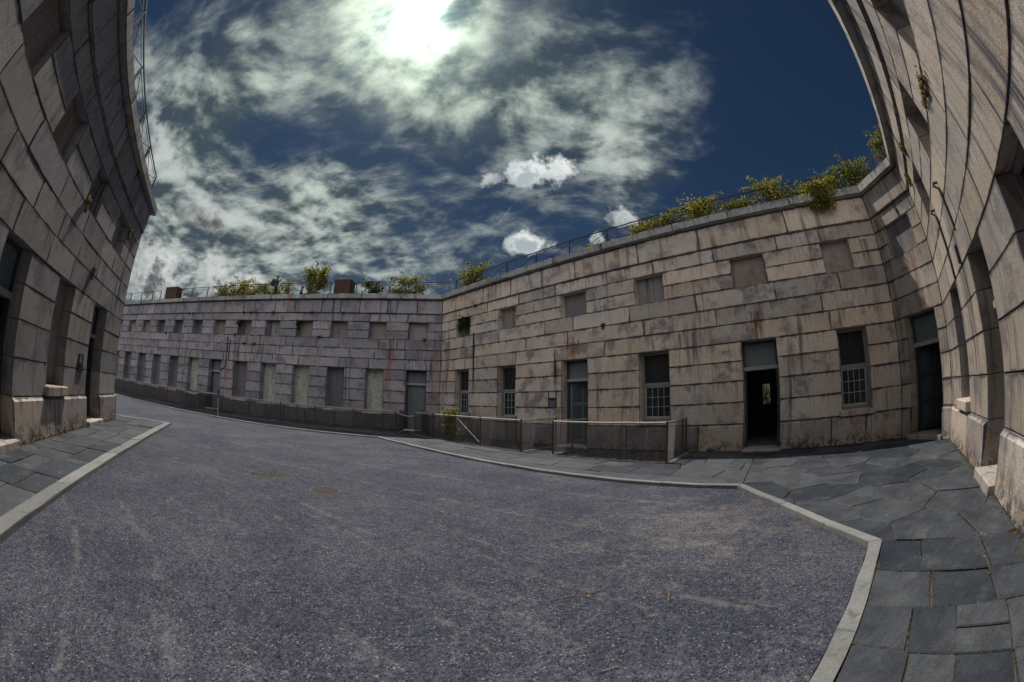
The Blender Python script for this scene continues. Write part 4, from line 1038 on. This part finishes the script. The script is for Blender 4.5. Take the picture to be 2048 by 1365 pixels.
def zs(c):
    if c.z > 1.50 and abs(c.x) < .14: return 2
    if (c.z > 1.47 and c.y > .2) or (c.z < .88 and c.x < -.17 and c.z > .7): return 2
    return 1 if c.z < .92 else 0
pp = W2('A', -14.0, -1.05)
r = person('person', J, RR['r'], E_, (pp.x, pp.y, TZ + .02), R_(WALL['A'][0] - 90 - 60), zs, 'standing person in blue jacket with backpack, hand raised to the face', [JACKET, TROUS, SKIN, HAIRB], ((0, .02, 1.67), .098))
r.scale = (1.18, 1.18, 1.02)
mb = MB(); mb.bevbox(-.15, .15, -.30, -.10, 1.0, 1.46, .05); mb.bevbox(-.11, .11, -.36, -.295, 1.04, 1.28, .025)
for sx in (-1, 1): mb.tube([(sx * .10, -.12, 1.44), (sx * .11, .0, 1.49), (sx * .12, .12, 1.36), (sx * .12, .08, 1.12), (sx * .12, -.1, 1.05)], .018, 6)
bp = mb.build('backpack', PACK, smooth=False); bp.location = r.location; bp.scale = r.scale; bp.rotation_euler = r.rotation_euler; tag(bp, 'dark backpack worn by the standing person on the far wall', 'backpack')
# seated figure, only head and shoulders above the coping
J = [(0, 0, .16), (0, .02, .38), (0, .05, .58), (0, .07, .70), (0, .09, .78), (0, .11, .90), (.10, .06, .14), (.13, .45, .44), (.13, .55, .06), (.13, .68, .04), (-.10, .06, .14), (-.13, .43, .42), (-.13, .53, .06), (-.13, .66, .04), (.18, .05, .64), (.24, .20, .44), (.12, .40, .46), (-.18, .05, .64), (-.24, .18, .43), (-.12, .38, .45)]
RR = {'r': [(.16, .12), (.15, .11), (.17, .11), .07, .055, .10, .095, .062, .045, .04, .095, .062, .045, .04, .066, .048, .036, .066, .048, .036], 'w': 16}
E_ = E_[:19]
hand(J, E_, RR, Vector(J[16]), Vector((-.4, .8, -.2)).normalized(), Vector((.8, .4, 0)).normalized()); RR['w'] = 19; hand(J, E_, RR, Vector(J[19]), Vector((.4, .8, -.2)).normalized(), Vector((-.8, .4, 0)).normalized())
pp = W2('A', -11.95, -1.15)
person('person', J, RR['r'], E_, (pp.x, pp.y, TZ + .02), R_(WALL['A'][0] - 90 - 75), lambda c: 2 if (c.z > .75 or (c.y > .41 and .3 < c.z < .5 and abs(c.x) < .1)) else (1 if c.z < .3 or c.y > .25 else 0), 'second person in dark clothes, only head and shoulders showing above the coping', [TOPD, TROUS, SKIN, HAIRD], ((0, .11, .91), .095))

# ------------------------------------------------------------------ drain, twigs, stones and weeds on the ground
c = Vector((-3.24, 5.60)); r = empty('drain_grate', (c.x, c.y, ROADZ), R_(58)); tag(r, 'round rusty iron drain grate set in the gravel', 'drain')
mb = MB(); n = 28; ro, ri = .30, .265
for z in (.006,):
    vv = []
    for i in range(n):
        a = 6.2832 * i / n; vv += [(ro * math.cos(a), ro * math.sin(a), z), (ri * math.cos(a), ri * math.sin(a), z), (ri * math.cos(a), ri * math.sin(a), -.0), (ro * math.cos(a), ro * math.sin(a), -.01)]
    mb.add(vv, [q for i in range(n) for q in ((4 * i, 4 * ((i + 1) % n), 4 * ((i + 1) % n) + 1, 4 * i + 1), (4 * i + 1, 4 * ((i + 1) % n) + 1, 4 * ((i + 1) % n) + 2, 4 * i + 2))])
mb.build('rim', RUSTY, r)
for i in range(-3, 4):
    x = i * .074; L = math.sqrt(max(.0, ri * ri - x * x)); mb = MB(); mb.box(x - .013, x + .013, -L, L, .0035, .0075); mb.build('grate_bar', RUSTY, r)
mobj('dark_shaft_disc', [(.262 * math.cos(6.2832 * i / n), .262 * math.sin(6.2832 * i / n), .002) for i in range(n)], [tuple(range(n))], BLACK, r)  # flat black disc: darkness of the drain painted, no depth below

def gp(x, y): return Vector((x, y, ROADZ))
TW = [((.53, 2.75), .30, .2, True, 'longest dry twig with a dark leafy tip on the gravel'), ((1.35, 2.55), .24, 1.0, False, 'straight dry twig lying diagonally in the gravel foreground'), ((.62, 1.72), .12, .1, False, 'bent straw stalk nearest the camera'), ((.75, 1.9), .06, .9, False, 'short stub of twig beside the bent straw'), ((2.6, 3.0), .26, .3, False, 'pale forked stalk near the sandy patch'),
      ((.25, 3.5), .22, -.5, False, 'thin stalk on gravel beyond the longest twig'), ((-1.9, 2.2), .15, .6, False, 'thin straw on the gravel at lower left'), ((-2.6, 4.6), .25, .05, False, 'pale straw lying beyond the drain grate')]
for (x, y), L, a, tip, lab in TW:
    mb = MB(); e = Vector((math.cos(a), math.sin(a), 0)); b_ = gp(x, y) + Vector((0, 0, .008)); s = Vector((-e.y, e.x, 0))
    mb.tube([b_ - e * L * .5, b_ + s * L * .04 + Vector((0, 0, .006)), b_ + e * L * .5 + s * L * rng.uniform(-.2, .2)], .0045, 5, .0022)
    mb.tube([b_, b_ + e * L * .2 + s * L * .22], .003, 4, .0015)
    if tip: leaves(mb, b_ + e * L * .55, (.05, .04, .010), 14, .025, up=0, clumps=3)
    tag(mb.build('twig', TWIG), lab, 'twig')
mb = MB()
for i in range(3000):
    d = 1.0 + 7.5 * rng.random() ** 1.3; a = rng.uniform(-1.35, 1.25); x, y = d * math.sin(a), d * math.cos(a)
    pt = Vector((x, y))
    if (WALL['R'][1] - pt.dot(wn('R')[0])) < 2.2 or (WALL['B'][1] - pt.dot(wn('B')[0])) < 4.6 or (WALL['L'][1] - pt.dot(wn('L')[0])) < 2.3 or (pt - K1).dot(off12) > -.03: continue
    s = rng.uniform(.0025, .0055) * (1.4 if rng.random() < .05 else 1); sx, sy, sz = s * rng.uniform(.8, 1.5), s * rng.uniform(.7, 1.2), s * rng.uniform(.5, .9); z = ROADZ + sz * .3
    mb.add([(x + sx, y, z), (x, y + sy, z), (x - sx, y, z), (x, y - sy, z), (x + sx * .2, y, z + sz), (x, y, z - sz)], [(0, 1, 4), (1, 2, 4), (2, 3, 4), (3, 0, 4)])
mb.build('loose_stones', PEB, kind='stuff')['label'] = 'loose stone chips scattered over the gravel'
def tuft(mb, x, y, z, n=7, h=.05, spread=.03):
    for _ in range(n):
        a = rng.uniform(0, 6.283); d = Vector((math.cos(a), math.sin(a), rng.uniform(.6, 2.0))).normalized(); p = Vector((x + rng.gauss(0, spread), y + rng.gauss(0, spread), z)); s = Vector((-math.sin(a), math.cos(a), 0)) * h * .14; L = h * rng.uniform(.5, 1.3)
        b = len(mb.v); mb.v += [p - s, p + s, p + d * L]; mb.f.append((b, b + 1, b + 2))
mg, md = MB(), MB()
for o in list(pav.children):
    if not o.name.startswith('flagstone'): continue
    vs_ = [v.co for v in o.data.vertices]; k = len(vs_) // 3
    for i in range(k):
        a, b_ = vs_[k + i], vs_[k + (i + 1) % k]
        if Vector((a.x, a.y)).length > 16: continue
        L = (b_ - a).length; dens = 6.0 * L
        for _ in range(int(dens) + (rng.random() < dens % 1)):
            if rng.random() < .55: continue
            q = a.lerp(b_, rng.random()); tuft(mg if rng.random() < .5 else md, q.x, q.y, -.012, rng.randint(3, 8), rng.uniform(.018, .05), .02)
for i in range(170):                                    # foot of the right wall
    u = rng.uniform(-10.8, -2.5); p = W2('R', u, .09 + abs(rng.gauss(0, .03))); tuft(mg if rng.random() < .5 else md, p.x, p.y, -.005, 7, rng.uniform(.02, .07), .03)
for i in range(90):
    u = rng.uniform(5.5, 13.5); p = W2('L', u, .09 + abs(rng.gauss(0, .04))); tuft(mg if rng.random() < .6 else md, p.x, p.y, -.005, 8, rng.uniform(.02, .08), .04)
for i in range(130):
    u = rng.uniform(4, 15); p = W2('L', u, 2.22 + abs(rng.gauss(0, .03))); tuft(md if rng.random() < .6 else mg, p.x, p.y, ROADZ, 5, rng.uniform(.015, .04), .03)
for i in range(60):
    p = K1.lerp(K2, rng.random()) - off12 * (.15 + abs(rng.gauss(0, .15))); tuft(md, p.x, p.y, ROADZ, 5, rng.uniform(.015, .035), .03)
for i in range(46):
    t = rng.random(); tuft(mg, -5.05 + .55 * t + rng.gauss(0, .03), 5.66 + .4 * t + rng.gauss(0, .05), ROADZ, 8, .04, .04)
mg.build('joint_weeds', LEAF_Y, kind='stuff')['label'] = 'green weeds in the pavement joints and along the walls'
md.build('joint_litter', LEAF_O, kind='stuff')['label'] = 'dry brown litter in the pavement joints and along the kerbs'
mb = MB()                                               # dead leaves caught along the fences
for w, u0, u1, d in (('B', -13.0, -8.1, 1.9), ('B', -6.6, -3.0, 2.25), ('B', -6.6, -3.0, 1.95)):
    for i in range(70):
        p = W2(w, rng.uniform(u0, u1), d + rng.gauss(0, .07)); leaves(mb, (p.x, p.y, .015), (.02, .02, .01), 1, .055, up=0, clumps=1)
for i in range(260): p = W2('B', rng.uniform(-12.9, -8.2) if i % 2 else rng.uniform(-6.6, -3.1), rng.uniform(.2, 1.95)); leaves(mb, (p.x, p.y, -1.23), (.02, .02, .01), 1, .07, up=0, clumps=1)
mb.build('fallen_leaves', LEAF_O, kind='stuff')['label'] = 'brown fallen leaves gathered along the wire fences'
for (x, y), lab in (((-.28, 5.9), 'single yellow leaf on the gravel right of the drain'), ((5.25, 2.35), 'small red brown leaf on the paving near the right wall')):
    mb = MB(); z = ROADZ if x < 4 else 0.0; mb.add([(x, y, z + .012), (x + .045, y + .02, z + .03), (x + .09, y, z + .014), (x + .045, y - .025, z + .02)], [(0, 1, 2), (0, 2, 3)]); tag(mb.build('fallen_leaf', LEAF_O if x > 4 else LEAF_Y), lab, 'leaf')
